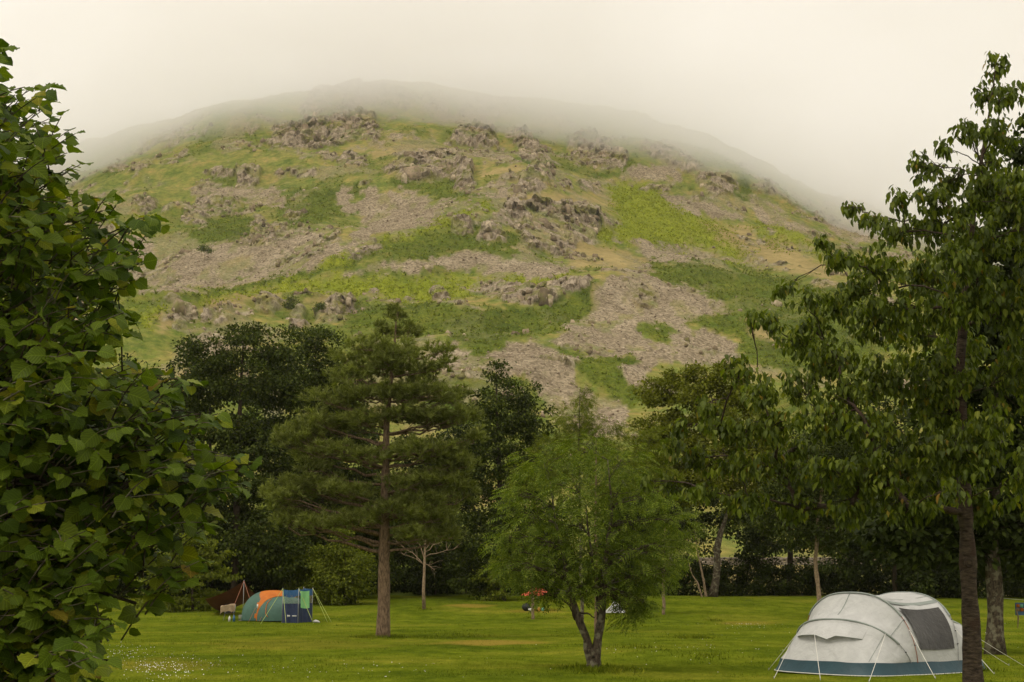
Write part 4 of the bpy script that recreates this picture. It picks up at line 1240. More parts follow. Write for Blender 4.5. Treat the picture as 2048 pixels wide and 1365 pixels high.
tree('hedge_tree', 'dense dark tree standing at right beyond the white tent', 'tree', 112, None,
     [(1790, 1195, 0.2), (1790, 1050, 0.15), (1790, 850, 0.05)],
     [(1760, 860, 80, 60), (1690, 930, 80, 70), (1820, 930, 80, 80), (1740, 1010, 90, 70), (1850, 1040, 80, 80), (1680, 1050, 60, 60), (1780, 1090, 90, 60), (1900, 1100, 90, 80), (1980, 1080, 90, 90), (1860, 1165, 90, 40), (1960, 1165, 90, 45), (1700, 1110, 60, 40), (2070, 1090, 100, 100)],
     None, M['deep'], M['bark_dark'], 0.75, 0.9, 70, 0.17, seed=15, group=G_EDGE)
tree('hedge', 'low black-shaded hedge below the golden field', 'hedge', 118.5, None,
     [(1560, 1195, 0.08), (1560, 1170, 0.06), (1560, 1150, 0.03)],
     [(x, 1156 + 6 * ((k * 7) % 3), 42, 34 + 5 * ((k * 5) % 4)) for k, x in enumerate(range(1250, 1860, 40))],
     None, M['deep'], M['bark_dark'], 0.5, 1.5, 60, 0.16, seed=16, flat=0.7, no_limbs=True)
for k, (lab, bx_, lobs) in enumerate([('green tree at the golden field edge beyond the birch', 1700, [(1700, 980, 80, 60), (1620, 1010, 60, 50), (1760, 1030, 70, 50), (1690, 1060, 70, 40), (1560, 1010, 50, 40), (1490, 1030, 40, 26), (1590, 1080, 40, 24), (1450, 1060, 26, 16)]),
                                      ('green tree at the golden field edge right behind the rowan', 1290, [(1340, 1020, 50, 50), (1300, 1070, 50, 50), (1240, 1080, 60, 60), (1280, 1000, 50, 50), (1370, 1050, 36, 30)])]):
    tree('field_tree', lab, 'tree', 150, None, [(bx_, 1140, 0.2), (bx_, 1080, 0.15), (bx_, 980, 0.05)], lobs, None, M['mid'], M['bark_dark'], 0.8, 0.9, 60, 0.2, seed=17 + k)
for k, (bx_, Yq, lobs, lab) in enumerate([
        (1580, 124, [(1560, 930, 70, 50), (1640, 920, 70, 50), (1520, 985, 60, 40), (1600, 985, 80, 45), (1680, 980, 70, 50), (1560, 1040, 60, 30), (1650, 1045, 70, 40), (1600, 1085, 40, 20), (1690, 1090, 50, 26), (1490, 1020, 40, 30)], 'dark broad tree behind the cherry above the golden field'),
        (1330, 128, [(1300, 940, 60, 50), (1360, 980, 70, 45), (1260, 1000, 60, 60), (1320, 1040, 60, 40), (1410, 1010, 60, 35), (1230, 1080, 50, 60), (1280, 1100, 40, 40), (1350, 1075, 40, 22), (1450, 1040, 50, 24), (1500, 1075, 40, 20), (1400, 1090, 30, 14)], 'dark tree filling the gap right of the rowan'),
        (880, 126, [(860, 900, 60, 60), (920, 880, 50, 60), (880, 990, 70, 70), (820, 980, 60, 60), (930, 1010, 60, 60), (870, 1090, 80, 60), (1080, 960, 60, 60), (1080, 1050, 60, 70)], 'dark tree closing the gap behind the pine'),
        (420, 122, [(380, 720, 50, 40), (450, 760, 70, 50), (560, 740, 60, 40), (380, 830, 60, 60), (470, 850, 80, 60), (560, 850, 70, 60), (640, 880, 60, 60), (440, 950, 90, 60), (560, 960, 80, 60), (680, 960, 70, 70), (480, 1050, 100, 60), (620, 1060, 90, 60)], 'dark tree thickening the left tree wall')]):
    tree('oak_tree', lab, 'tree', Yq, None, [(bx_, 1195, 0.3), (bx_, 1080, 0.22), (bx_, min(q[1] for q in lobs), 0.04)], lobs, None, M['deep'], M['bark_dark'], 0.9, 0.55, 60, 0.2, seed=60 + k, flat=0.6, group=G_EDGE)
# thin stems beside the leaning ash
for k, (lab, pts) in enumerate([('thin pale stem leaning left of the split-trunk ash', [(1412, 1192, 0.11), (1405, 1150, 0.09), (1396, 1110, 0.06), (1390, 1070, 0.03)]),
                                ('thinner twisted stem farthest left of the split-trunk ash', [(1404, 1192, 0.07), (1395, 1165, 0.06), (1384, 1150, 0.04), (1376, 1120, 0.02)])]):
    tree('coppice_stem', lab, 'tree', 114.5 - k, None, pts, [(1388 - 14 * k, 1062 + 22 * k, 26, 16)], None, M['mid'], M['bark_pale'], 0.4, 1.6, 30, 0.15, seed=20 + k)
tree('sapling', 'staked sapling in front of the red shelter', 'tree', 92, None,
     [(1066, 1232, 0.1), (1065, 1200, 0.085), (1063, 1150, 0.05), (1062, 1080, 0.02)],
     [(1060, 1110, 36, 24), (1040, 1140, 30, 18), (1085, 1140, 30, 18), (1062, 1165, 34, 10)],
     None, M['rowan'], M['bark_pale'], 0.34, 5, 22, 0.26, PIN_T, seed=24)
tree('sapling', 'thin grey sapling right of the rowan crown', 'tree', 95, None,
     [(1327, 1228, 0.12), (1327, 1190, 0.1), (1328, 1130, 0.08), (1330, 1050, 0.04)],
     [(1330, 1080, 40, 30), (1310, 1120, 36, 22), (1345, 1130, 34, 22), (1330, 1165, 30, 14)],
     None, M['rowan'], M['bark_pale'], 0.34, 5, 22, 0.26, PIN_T, seed=25)

# ---- bare pale tree
def bare_tree():
    Y = 100
    rng = np.random.default_rng(5)
    b = at(848, 1215, Y); gz = ground(b[0], Y)
    root = thing('bare_tree', 'small bare pale tree right of the pine trunk', 'tree', (b[0], Y, gz))
    tp = np.array([at(p, q, Y) for p, q in [(848, 1216), (847, 1180), (849, 1130), (850, 1090), (852, 1050)]]); tp[0][2] = gz - 0.05
    MB().tube(tp, [0.14, 0.11, 0.09, 0.06, 0.03], 7).build('trunk', M['bark_pale'], root, True)
    for (ex, ey, st) in [(795, 1085, (849, 1132)), (820, 1060, (849, 1120)), (880, 1060, (850, 1100)), (905, 1100, (849, 1115)), (868, 1040, (850, 1090)), (835, 1040, (850, 1095)), (870, 1140, (849, 1128)), (890, 1080, (849, 1105)), (808, 1110, (849, 1130))]:
        mb = MB()
        a, e = at(*st, Y), at(ex, ey, Y + rng.uniform(-1, 1))
        c = curve(a, e, 6, 0.05, 0.025, rng)
        mb.tube(c, np.linspace(0.04, 0.012, 6), 4)
        for _ in range(7):
            s = c[rng.integers(2, 6)]
            mb.tube(curve(s, s + rng.normal(0, 0.35, 3) + (e - a) * 0.22 + [0, 0, 0.15], 4, 0.05, 0.04, rng), np.linspace(0.014, 0.005, 4), 3, False)
        mb.build('branch', M['bark_pale'], root, True)


bare_tree()

# ---- Scots pine
def pine():
    Y = 62
    rng = np.random.default_rng(11)
    tp = np.array([at(p, q, Y) for p, q in [(766, 1272), (768, 1200), (768, 1130), (769, 1050), (771, 950), (773, 850), (782, 760), (790, 680), (793, 625)]])
    tr = np.array([0.29, 0.265, 0.245, 0.215, 0.18, 0.14, 0.09, 0.05, 0.015])
    gz = ground(tp[0][0], Y); tp[0][2] = gz - 0.06
    root = thing('pine_tree', 'tall Scots pine with reddish trunk standing alone on the lawn', 'tree', (tp[0][0], Y, gz))
    P, R = resample(tp, tr, 40)
    R = R * (1 + 0.05 * rng.normal(size=40)); R[0] *= 1.15
    MB().tube(P, R, 12).build('trunk', M['bark_pine'], root, True)
    lob = [(793, 640, 18, 22), (775, 668, 30, 18), (815, 672, 28, 18), (745, 705, 45, 20), (800, 705, 45, 18), (865, 700, 30, 16), (705, 752, 46, 20), (770, 745, 50, 20), (840, 745, 50, 22), (885, 735, 24, 20),
           (660, 800, 45, 18), (720, 790, 50, 20), (790, 795, 55, 20), (860, 790, 50, 22), (600, 868, 48, 20), (660, 852, 52, 20), (725, 850, 50, 20), (800, 850, 50, 20), (865, 840, 52, 22), (930, 835, 38, 22),
           (615, 915, 40, 14), (670, 910, 50, 18), (730, 925, 50, 18), (820, 915, 55, 22), (885, 905, 48, 24), (575, 985, 42, 18), (635, 975, 52, 18), (700, 985, 55, 20), (820, 975, 55, 22), (885, 975, 52, 26), (925, 1000, 28, 30),
           (580, 1045, 36, 18), (640, 1040, 50, 20), (705, 1045, 50, 20), (800, 1035, 60, 24), (870, 1045, 52, 28), (905, 1070, 28, 22), (850, 1075, 50, 18), (900, 940, 45, 22), (900, 800, 36, 20), (700, 722, 30, 16), (860, 1010, 55, 22), (560, 1010, 30, 16), (940, 870, 26, 18), (590, 890, 40, 14), (555, 995, 26, 14)]
    LP, LT = [], []
    fl = MB()
    for k, lb in enumerate(lob):
        c, r = lobe_world(lb, Y)
        # whorl: the mirrored lobe in front of or behind the trunk gives the crown its depth
        for dyf in ((-0.55, 0.6) if lb[2] > 30 else (0.0,)):
            ext = abs(lb[0] - 772) / 190.0
            cc = c + np.array([rng.normal(0, 0.15), dyf * (2.6 - 2.0 * min(ext, 1)) * (0.35 + 0.65 * (lb[1] - 600) / 450.0) + rng.normal(0, 0.25), rng.normal(0, 0.16)])
            i = int(np.argmin(np.abs(P[:, 2] - (cc[2] - 0.28 * abs(cc[0] - P[:, 0]) + 0.1)))); i = min(max(i, 6), 38)
            lp = curve(P[i], cc + [0, 0, -0.12], 8, -0.02, 0.02, rng)
            r0 = min(R[i] * 0.5, 0.02 + 0.018 * np.linalg.norm(cc - P[i]))
            MB().tube(lp, np.linspace(r0, 0.012, 8), 5).build('branch', M['bark_pine'], root, True)
            n = int(105 * r[0] * r[2] * math.pi / 1.9) + 18
            d = unit(rng.normal(size=(n, 3))); d[:, 2] = np.abs(d[:, 2]) * rng.choice([1, -0.7], n, p=[0.75, 0.25])
            p = cc + d * (rng.random(n) ** 0.45)[:, None] * np.array([r[0], r[0] * 0.95, r[2] * 0.95]) * 1.05
            clump = 0.18 * np.stack([fbm(p[:, 0] * 1.5, p[:, 1] * 1.5, p[:, 2] * 1.5 + q * 9, oct=2) for q in range(3)], 1)
            p = p + clump
            LP.append(p)
            LT.append(unit(d * [0.7, 0.7, 0.3] + [0, 0, 0.75] + rng.normal(0, 0.28, (n, 3))))
            for q in p[:10]:
                a = lp[rng.integers(3, 8)]
                fl.tube(curve(a, q, 4, -0.04, 0.03, rng), np.linspace(0.014, 0.006, 4), 3, False)
    fl.build('twigs', M['bark_pine'], root)['kind'] = 'stuff'
    LP, LT = np.concatenate(LP), np.concatenate(LT)
    mb = MB(); scatter(mb, TUFT_T, LP, LT, rng.normal(size=LP.shape), rng.uniform(0.24, 0.42, len(LP)))
    o = mb.build('crown', M['pine'], root); o['kind'] = 'stuff'
    return len(LP)


print('pine tufts', pine())

# ---- rowan with a forked trunk
def rowan():
    Y = 38
    rng = np.random.default_rng(23)
    b = at(1188, 1335, Y); gz = ground(b[0], Y)
    root = thing('rowan_tree', 'feathery rowan with forked lichened trunk in mid lawn', 'tree', (b[0], Y, gz))
    def stem(name, pts, rad):
        p = np.array([at(*q, Y) for q in pts])
        if name == 'trunk': p[0][2] = gz - 0.05
        P, R = resample(p, np.array(rad), 22)
        P[1:-1] += rng.normal(0, 0.008, (20, 3)); R = R * (1 + 0.07 * rng.normal(size=22))
        MB().tube(P, R, 10).build(name, M['bark'], root, True); return P, R
    PA, RA = stem('trunk', [(1188, 1338), (1187, 1322), (1186, 1308), (1186, 1296)], [0.2, 0.16, 0.13, 0.09])
    PB, RB = stem('stem', [(1184, 1334), (1179, 1305), (1172, 1275), (1160, 1245), (1150, 1215), (1140, 1185), (1128, 1120), (1110, 1040), (1100, 960)], [0.13, 0.115, 0.105, 0.095, 0.09, 0.08, 0.05, 0.03, 0.012])
    PC, RC = stem('stem', [(1191, 1334), (1193, 1305), (1196, 1275), (1202, 1245), (1204, 1215), (1205, 1180), (1212, 1110), (1225, 1020), (1215, 920)], [0.14, 0.125, 0.11, 0.105, 0.10, 0.095, 0.06, 0.035, 0.012])
    PD, RD = stem('stem', [(1198, 1240), (1196, 1205), (1195, 1170), (1180, 1090), (1170, 1000)], [0.06, 0.06, 0.055, 0.03, 0.012])
    lob = [(1170, 900, 55, 32), (1090, 930, 55, 34), (1240, 930, 60, 36), (1040, 985, 44, 28), (1140, 980, 60, 36), (1230, 990, 60, 34), (1310, 990, 50, 34), (1060, 1035, 55, 32), (1150, 1045, 60, 36), (1250, 1050, 60, 34), (1335, 1045, 48, 34),
           (1020, 1085, 40, 26), (1090, 1090, 55, 32), (1180, 1100, 60, 34), (1270, 1105, 55, 34), (1345, 1100, 40, 34), (1050, 1135, 45, 24), (1120, 1145, 50, 28), (1200, 1150, 55, 28), (1270, 1150, 50, 28), (1320, 1155, 36, 24), (1150, 1180, 40, 18), (1225, 1185, 45, 16), (1265, 1195, 30, 20), (1258, 1225, 24, 20), (1075, 1170, 30, 14), (1090, 1190, 22, 12), (1010, 1130, 26, 18), (1285, 1205, 18, 14)]
    LP, LT, LN = [], [], []
    tw = MB(); lm = MB()
    allP = np.concatenate([PB[8:], PC[8:], PD[8:]]); allR = np.concatenate([RB[8:], RC[8:], RD[8:]])
    for lb in lob:
        for dyf in (-0.8, 0.35, 1.2):
            c, r = lobe_world(lb, Y)
            c = c + np.array([0, dyf * r[0] * 1.2 + rng.normal(0, 0.1), rng.normal(0, 0.08)])
            cost = np.linalg.norm(allP - (c - [0, 0, 0.4]), axis=1) + 2 * (allP[:, 2] > c[2] - 0.1)
            i = int(np.argmin(cost))
            lp = curve(allP[i], c, 7, 0.05, 0.03, rng)
            lm.tube(lp, np.linspace(min(allR[i] * 0.6, 0.028), 0.007, 7), 5)
            n = int(31 * math.pi * r[0] * r[2] / 0.9) + 10
            d = unit(rng.normal(size=(n, 3))); p = c + d * (rng.random(n) ** 0.5)[:, None] * r * 1.05
            LP.append(p); o = unit((p - c) / r + rng.normal(0, 0.4, (n, 3)))
            LT.append(unit(o * [1, 1, 0.4] + [0, 0, -0.25])); LN.append(unit(o * 0.3 + [0, 0, 0.8] + rng.normal(0, 0.3, (n, 3))))
            for q in p[:8]:
                tw.tube(curve(lp[rng.integers(3, 7)], q, 4, 0.04, 0.04, rng), np.linspace(0.009, 0.004, 4), 3, False)
    for a, e in [((1142, 1212), (1085, 1186)), ((1150, 1240), (1136, 1205)), ((1156, 1226), (1190, 1236)), ((1205, 1190), (1245, 1185)), ((1135, 1165), (1100, 1150))]:
        lp = curve(at(*a, Y), at(*e, Y - 0.3), 7, 0.08, 0.02, rng)
        MB().tube(lp, np.linspace(0.03, 0.012, 7), 6).build('limb', M['bark_dark'], root, True)
    lm.build('branches', M['bark'], root, True)['kind'] = 'stuff'; tw.build('twigs', M['bark_dark'], root)['kind'] = 'stuff'
    LP, LT, LN = [np.concatenate(q) for q in (LP, LT, LN)]
    mb = MB(); scatter(mb, PIN_T, LP, LT, LN, rng.uniform(0.24, 0.42, len(LP)))
    o = mb.build('crown', M['rowan'], root); o['kind'] = 'stuff'
    return len(LP)


print('rowan leaves', rowan())

# ---- cherry on the right
def cherry():
    Y = 22
    lob = [(1990, 135, 20, 30), (2008, 120, 12, 16), (1968, 195, 26, 30), (2025, 190, 20, 30), (1935, 265, 34, 34), (2000, 270, 45, 40), (1890, 300, 20, 26), (1845, 335, 26, 34), (1895, 365, 45, 40), (1975, 375, 60, 46), (1805, 395, 30, 24), (1700, 418, 30, 14), (1745, 440, 36, 20), (1790, 465, 50, 34), (1865, 455, 60, 44), (1950, 480, 70, 54), (2030, 400, 50, 70),
           (1650, 490, 20, 30), (1685, 520, 40, 30), (1755, 540, 56, 44), (1850, 555, 80, 54), (1955, 590, 80, 64), (1575, 575, 26, 14), (1610, 600, 36, 22), (1670, 610, 50, 38), (1745, 640, 70, 46), (1840, 670, 80, 54), (1500, 632, 16, 16), (1535, 650, 34, 22), (1590, 690, 48, 32), (1670, 720, 70, 44), (1770, 760, 80, 54), (1890, 760, 80, 54), (1485, 740, 34, 30), (1525, 790, 50, 34), (1410, 815, 34, 20), (1360, 855, 24, 18), (1440, 855, 46, 26), (1540, 855, 60, 38), (1640, 840, 64, 44), (1740, 860, 70, 44), (1340, 900, 20, 22), (1395, 915, 40, 28), (1470, 930, 54, 30), (1560, 940, 60, 34), (1660, 940, 60, 36), (1760, 950, 70, 44), (1860, 900, 70, 50), (1290, 968, 24, 14), (1340, 965, 30, 18), (1410, 985, 44, 24), (1500, 1005, 50, 28), (1600, 1020, 46, 26), (1960, 880, 70, 70), (2030, 760, 60, 80), (1700, 1025, 50, 28), (1820, 1020, 60, 34), (1960, 1010, 50, 40), (2040, 620, 50, 90), (2060, 960, 50, 80), (2090, 450, 60, 120), (1910, 985, 24, 26), (1930, 420, 50, 36), (1925, 520, 56, 40), (1900, 620, 60, 44), (1925, 700, 60, 44), (1900, 830, 60, 44), (1930, 930, 50, 40), (1975, 330, 40, 36), (1840, 800, 60, 44), (1600, 780, 50, 34), (1690, 790, 60, 40), (1480, 870, 44, 26), (1590, 900, 50, 30), (1800, 620, 60, 44), (1710, 580, 50, 36), (1630, 660, 44, 30), (2000, 200, 26, 30), (1870, 400, 40, 34), (1720, 970, 60, 34), (1850, 960, 60, 40)]
    got = []
    root = tree('cherry_tree', 'tall wild cherry with banded brown trunk at the right', 'tree', Y, None,
                [(1953, 1470, 0.155), (1946, 1350, 0.147), (1940, 1230, 0.135), (1936, 1120, 0.12), (1926, 940, 0.105), (1918, 750, 0.085), (1932, 560, 0.06), (1950, 400, 0.04), (1975, 250, 0.02), (1994, 120, 0.006)],
                [(a, b, c, d, float(np.random.default_rng(a + b).normal(-0.1, 0.9))) for a, b, c, d in lob], None, M['cherry'], M['bark_cherry'], 0.1, 100, 8, 0.142, CHERRY_T, seed=31, wobble=0.08, limb_r=0.3, low=0.3, limb_parts=True, jit=0.015, collect=got, sides=14, shell=0.55, trunk_n=60, flare=1.05)
    r, P, T, Nn, S = got[0]
    # leaves hang in bunches from the twig ends
    rng = np.random.default_rng(77)
    n = len(P); k = 8
    c = np.repeat(P.reshape(-1, k, 3).mean(1), k, 0)
    ang = rng.uniform(0, 2 * math.pi, n); spread = rng.uniform(0.25, 0.85, n)
    T = unit(np.stack([np.cos(ang) * spread, np.sin(ang) * spread, -np.ones(n) * rng.uniform(0.35, 1.0, n)], 1))
    Nn = unit(np.stack([np.cos(ang) * 0.9, np.sin(ang) * 0.9, np.full(n, 0.55)], 1) + rng.normal(0, 0.25, (n, 3)))
    P = c + rng.normal(0, 0.035, (n, 3)) + [0, 0, 0.05]
    leaf_objects(root, CHERRY_T, P, T, Nn, S, M['cherry'], 300, coarse=CHERRY_C, n_fine=6000)
    # knot hole ring on the trunk
    kc = at(1938, 1127, Y - 0.12)
    th = np.linspace(0, 2 * math.pi, 17)
    MB().tube(np.stack([kc[0] + 0.055 * np.cos(th), np.full(17, kc[1]), kc[2] + 0.06 * np.sin(th)], 1), 0.02, 6, False).build('knot', M['bark_cherry'], root, True)
    return n


print('cherry leaves', cherry())

# ---- hazel filling the left edge, close to the camera
def hazel():
    rng = np.random.default_rng(41)
    Yc = 6.4
    base = np.array([-3.0, Yc, 0.0]); base[2] = ground(base[0], Yc)
    root = thing('hazel_bush', 'big close hazel with broad crinkled leaves filling the left edge', 'bush', base)
    out = [(0, 95), (40, 190), (100, 175), (135, 262), (135, 330), (200, 395), (240, 420), (215, 480), (290, 470), (318, 450), (300, 520), (250, 570), (265, 650), (250, 720), (330, 720), (375, 765), (330, 810), (425, 830), (410, 890), (475, 930), (470, 985), (410, 1020), (330, 1060), (370, 1120), (260, 1150), (190, 1235), (215, 1270), (180, 1300), (205, 1400), (-700, 1500), (-900, 800), (-500, 100), (-120, 0)]
    # shoots: start in the bush, end on a tip inside the outline
    ns = 2600
    tu = rng.uniform(-650, 480, ns * 6); tv = rng.uniform(60, 1430, ns * 6)
    sd = poly_sd(tu, tv, out)
    keep = (sd > 12) & ((tu > -80) | (rng.random(len(tu)) < 0.45))
    tu, tv, sd = tu[keep][:ns], tv[keep][:ns], sd[keep][:ns]
    dep = 4.8 + rng.random(len(tu)) ** 0.9 * 2.6
    tips = np.array([at(a, b, d) for a, b, d in zip(tu, tv, dep)])
    manual = [(322, 452, 5.2), (92, 172, 5.3), (12, 95, 5.1), (380, 772, 5.0), (436, 828, 5.0), (500, 930, 5.2), (478, 968, 5.3), (392, 1135, 5.1), (228, 1250, 4.8), (150, 268, 5.2), (232, 412, 5.3), (300, 515, 5.2), (262, 640, 5.4), (345, 800, 5.3), (215, 1325, 4.7), (30, 190, 5.3), (270, 560, 5.2), (160, 330, 5.3), (430, 1040, 5.3)]
    xa, xb = rng.uniform(-60, 250, 260), rng.uniform(1040, 1420, 260)
    kk = poly_sd(xa, xb, out) > 8
    manual = manual + [(a + rng.normal(-22, 14), b + rng.normal(0, 16), d + rng.normal(0, 0.12)) for a, b, d in manual for _ in range(4)] + [(505, 925, 5.2), (490, 945, 5.15), (470, 915, 5.2), (440, 940, 5.2), (445, 985, 5.2), (420, 960, 5.2), (425, 835, 5.1), (400, 850, 5.1)]
    tips = np.concatenate([tips, [at(*q) for q in manual], [at(a, b, rng.uniform(4.8, 6.6)) for a, b in zip(xa[kk], xb[kk])]])
    tips = tips[tips[:, 2] > 0.05]
    # stems of the stool
    stems = []
    for k in range(14):
        a = base + [rng.normal(0, 0.25), rng.normal(0, 0.25), -0.05]
        e = np.array([rng.uniform(-4.2, -2.1), Yc + rng.uniform(-0.9, 1.0), rng.uniform(2.2, 3.9)])
        c = curve(a, e, 12, 0.0, 0.012, rng); c[:, 2] += 0
        MB().tube(c, np.linspace(0.035, 0.01, 12), 7).build('stem', M['bark'], root, True)
        stems.append(c)
    SP_ = np.concatenate(stems)
    LP, LT, LN, LS = [], [], [], []
    tw = MB()
    for tip in tips:
        out_dir = tip - np.array([base[0], base[1], max(0.4, tip[2] - 0.35)])
        dx = unit(out_dir + rng.normal(0, 0.25, 3) * np.linalg.norm(out_dir))
        dx[2] = min(max(dx[2], -0.2), 0.4); dx = unit(dx)
        L = rng.uniform(0.3, 0.6)
        st = tip - dx * L + [0, 0, -0.10]
        t = np.linspace(0, 1, 7)[:, None]
        c = st + (tip - st) * t; c[:, 2] += 0.05 * np.sin(math.pi * t[:, 0])
        tw.tube(c[1:], np.linspace(0.0036, 0.0018, 6), 4, False)
        if rng.random() < 0.12:
            i = int(np.argmin(np.linalg.norm(SP_ - st, axis=1) + 0.5 * (SP_[:, 2] > st[2])))
            tw.tube(curve(SP_[i], st, 6, 0.04, 0.02, rng), np.linspace(0.012, 0.006, 6), 4, False)
        nl = rng.integers(5, 8)
        side = unit(np.cross(dx, [0, 0, 1.0]))
        for q in range(nl):
            f = 0.25 + 0.75 * q / (nl - 1)
            p = st + (tip - st) * f; p = p + [0, 0, 0.05 * math.sin(math.pi * f)]
            s = 1 if q % 2 else -1
            d = dx * (0.55 if q < nl - 1 else 1.2) + side * s * 0.8 * (1 if q < nl - 1 else 0.2) + [0, 0, -0.28] + rng.normal(0, 0.22, 3)
            nv = np.array([0.05, -0.12, 0.9]) + 0.3 * dx + rng.normal(0, 0.5, 3)
            LP.append(p); LT.append(d); LN.append(nv); LS.append((0.08 if q < nl - 2 else 0.062) * rng.uniform(0.6, 1.25))
    tw.build('twigs', M['bark'], root, True)['kind'] = 'stuff'
    LP, LT, LN, LS = [np.array(a) for a in (LP, LT, LN, LS)]
    leaf_objects(root, HAZEL_T, LP, LT, LN, LS, M['hazel'], 300, coarse=HAZEL_C, n_fine=2600)
    return len(LP)


print('hazel leaves', hazel())

# ------------------------------------------------------------------ dry stone wall glimpsed under the trees
def stone_wall():
    rng = np.random.default_rng(3)
    Y = 190.0
    x0, x1 = at(1230, 1100, Y)[0], at(1900, 1100, Y)[0]
    zc = float(hill_z(np.array([0.5 * (x0 + x1)]), np.array([Y]))[0])
    mb = MB()
    for row in range(4):
        x = x0 + rng.uniform(0, 0.5)
        while x < x1:
            w_ = rng.uniform(0.25, 0.8)
            z = float(hill_z(np.array([x]), np.array([Y]))[0])
            a = rng.normal(0, 0.12); R_ = np.array([[math.cos(a), 0, -math.sin(a)], [0, 1, 0], [math.sin(a), 0, math.cos(a)]])
            mb.box((x + w_ / 2, Y + rng.normal(0, 0.06), z + 0.1 + row * 0.26 + rng.normal(0, 0.03)), (w_ * 0.98, 0.5 + rng.normal(0, 0.08), 0.3 * rng.uniform(0.7, 1.15)), R_)
            x += w_
    o = mb.build('stone_wall', M['stone'], origin=(x0, Y, zc)); tag(o, 'dry stone wall crossing the golden field behind the trees', 'wall')


stone_wall()
for k, (px_, py_, rx_, ry_, lab) in enumerate([(410, 497, 14, 7, 'lone dark bush on the left scree of the fell'), (583, 606, 14, 12, 'dark bush in the cleft of the lower left crag'), (640, 613, 10, 9, 'small dark bush beside the lower left crag'), (632, 660, 20, 10, 'grey-green bush at the foot of the lower left crag'), (447, 634, 16, 12, 'bush growing on the leftmost lower crag'), (1118, 450, 12, 8, 'dark bush on the central crag')]):
    hp = hill_hit(px_, py_ + 8)
    tree('gorse_bush', lab, 'bush', float(hp[1]) - 12, None, [(px_, py_ + 10, 0.1), (px_, py_ + 3, 0.08), (px_, py_ - 2, 0.04)], [(px_, py_, rx_, ry_), (px_ - rx_ * 0.6, py_ + 3, rx_ * 0.6, ry_ * 0.7), (px_ + rx_ * 0.6, py_ + 3, rx_ * 0.6, ry_ * 0.7)], None, M['mid'], M['bark_dark'], 1.2, 0.3, 40, 0.4, seed=300 + k, no_limbs=True)

# ------------------------------------------------------------------ camp
def ground_px(px, py, z=0.0):
    d = ray(px, py)
    return CAM + d * ((z - CAM_H) / d[2])


def grid_faces(nr, nc):
    i = (np.arange(nr - 1)[:, None] * nc + np.arange(nc - 1)[None, :])
    return np.stack([i, i + 1, i + nc + 1, i + nc], -1).reshape(-1, 4)


def solid(mb_v, f, th=0.004):
    """a cloth sheet with two faces a few millimetres apart"""
    return mb_v, f


def line(a, b, r, name, mat, root, sag=0.01):
    t = np.linspace(0, 1, 7)[:, None]
    p = np.asarray(a) + (np.asarray(b) - np.asarray(a)) * t
    p[:, 2] -= sag * np.sin(math.pi * t[:, 0]) * np.linalg.norm(np.asarray(b) - np.asarray(a))
    return MB().tube(p, r, 5).build(name, mat, root, True)


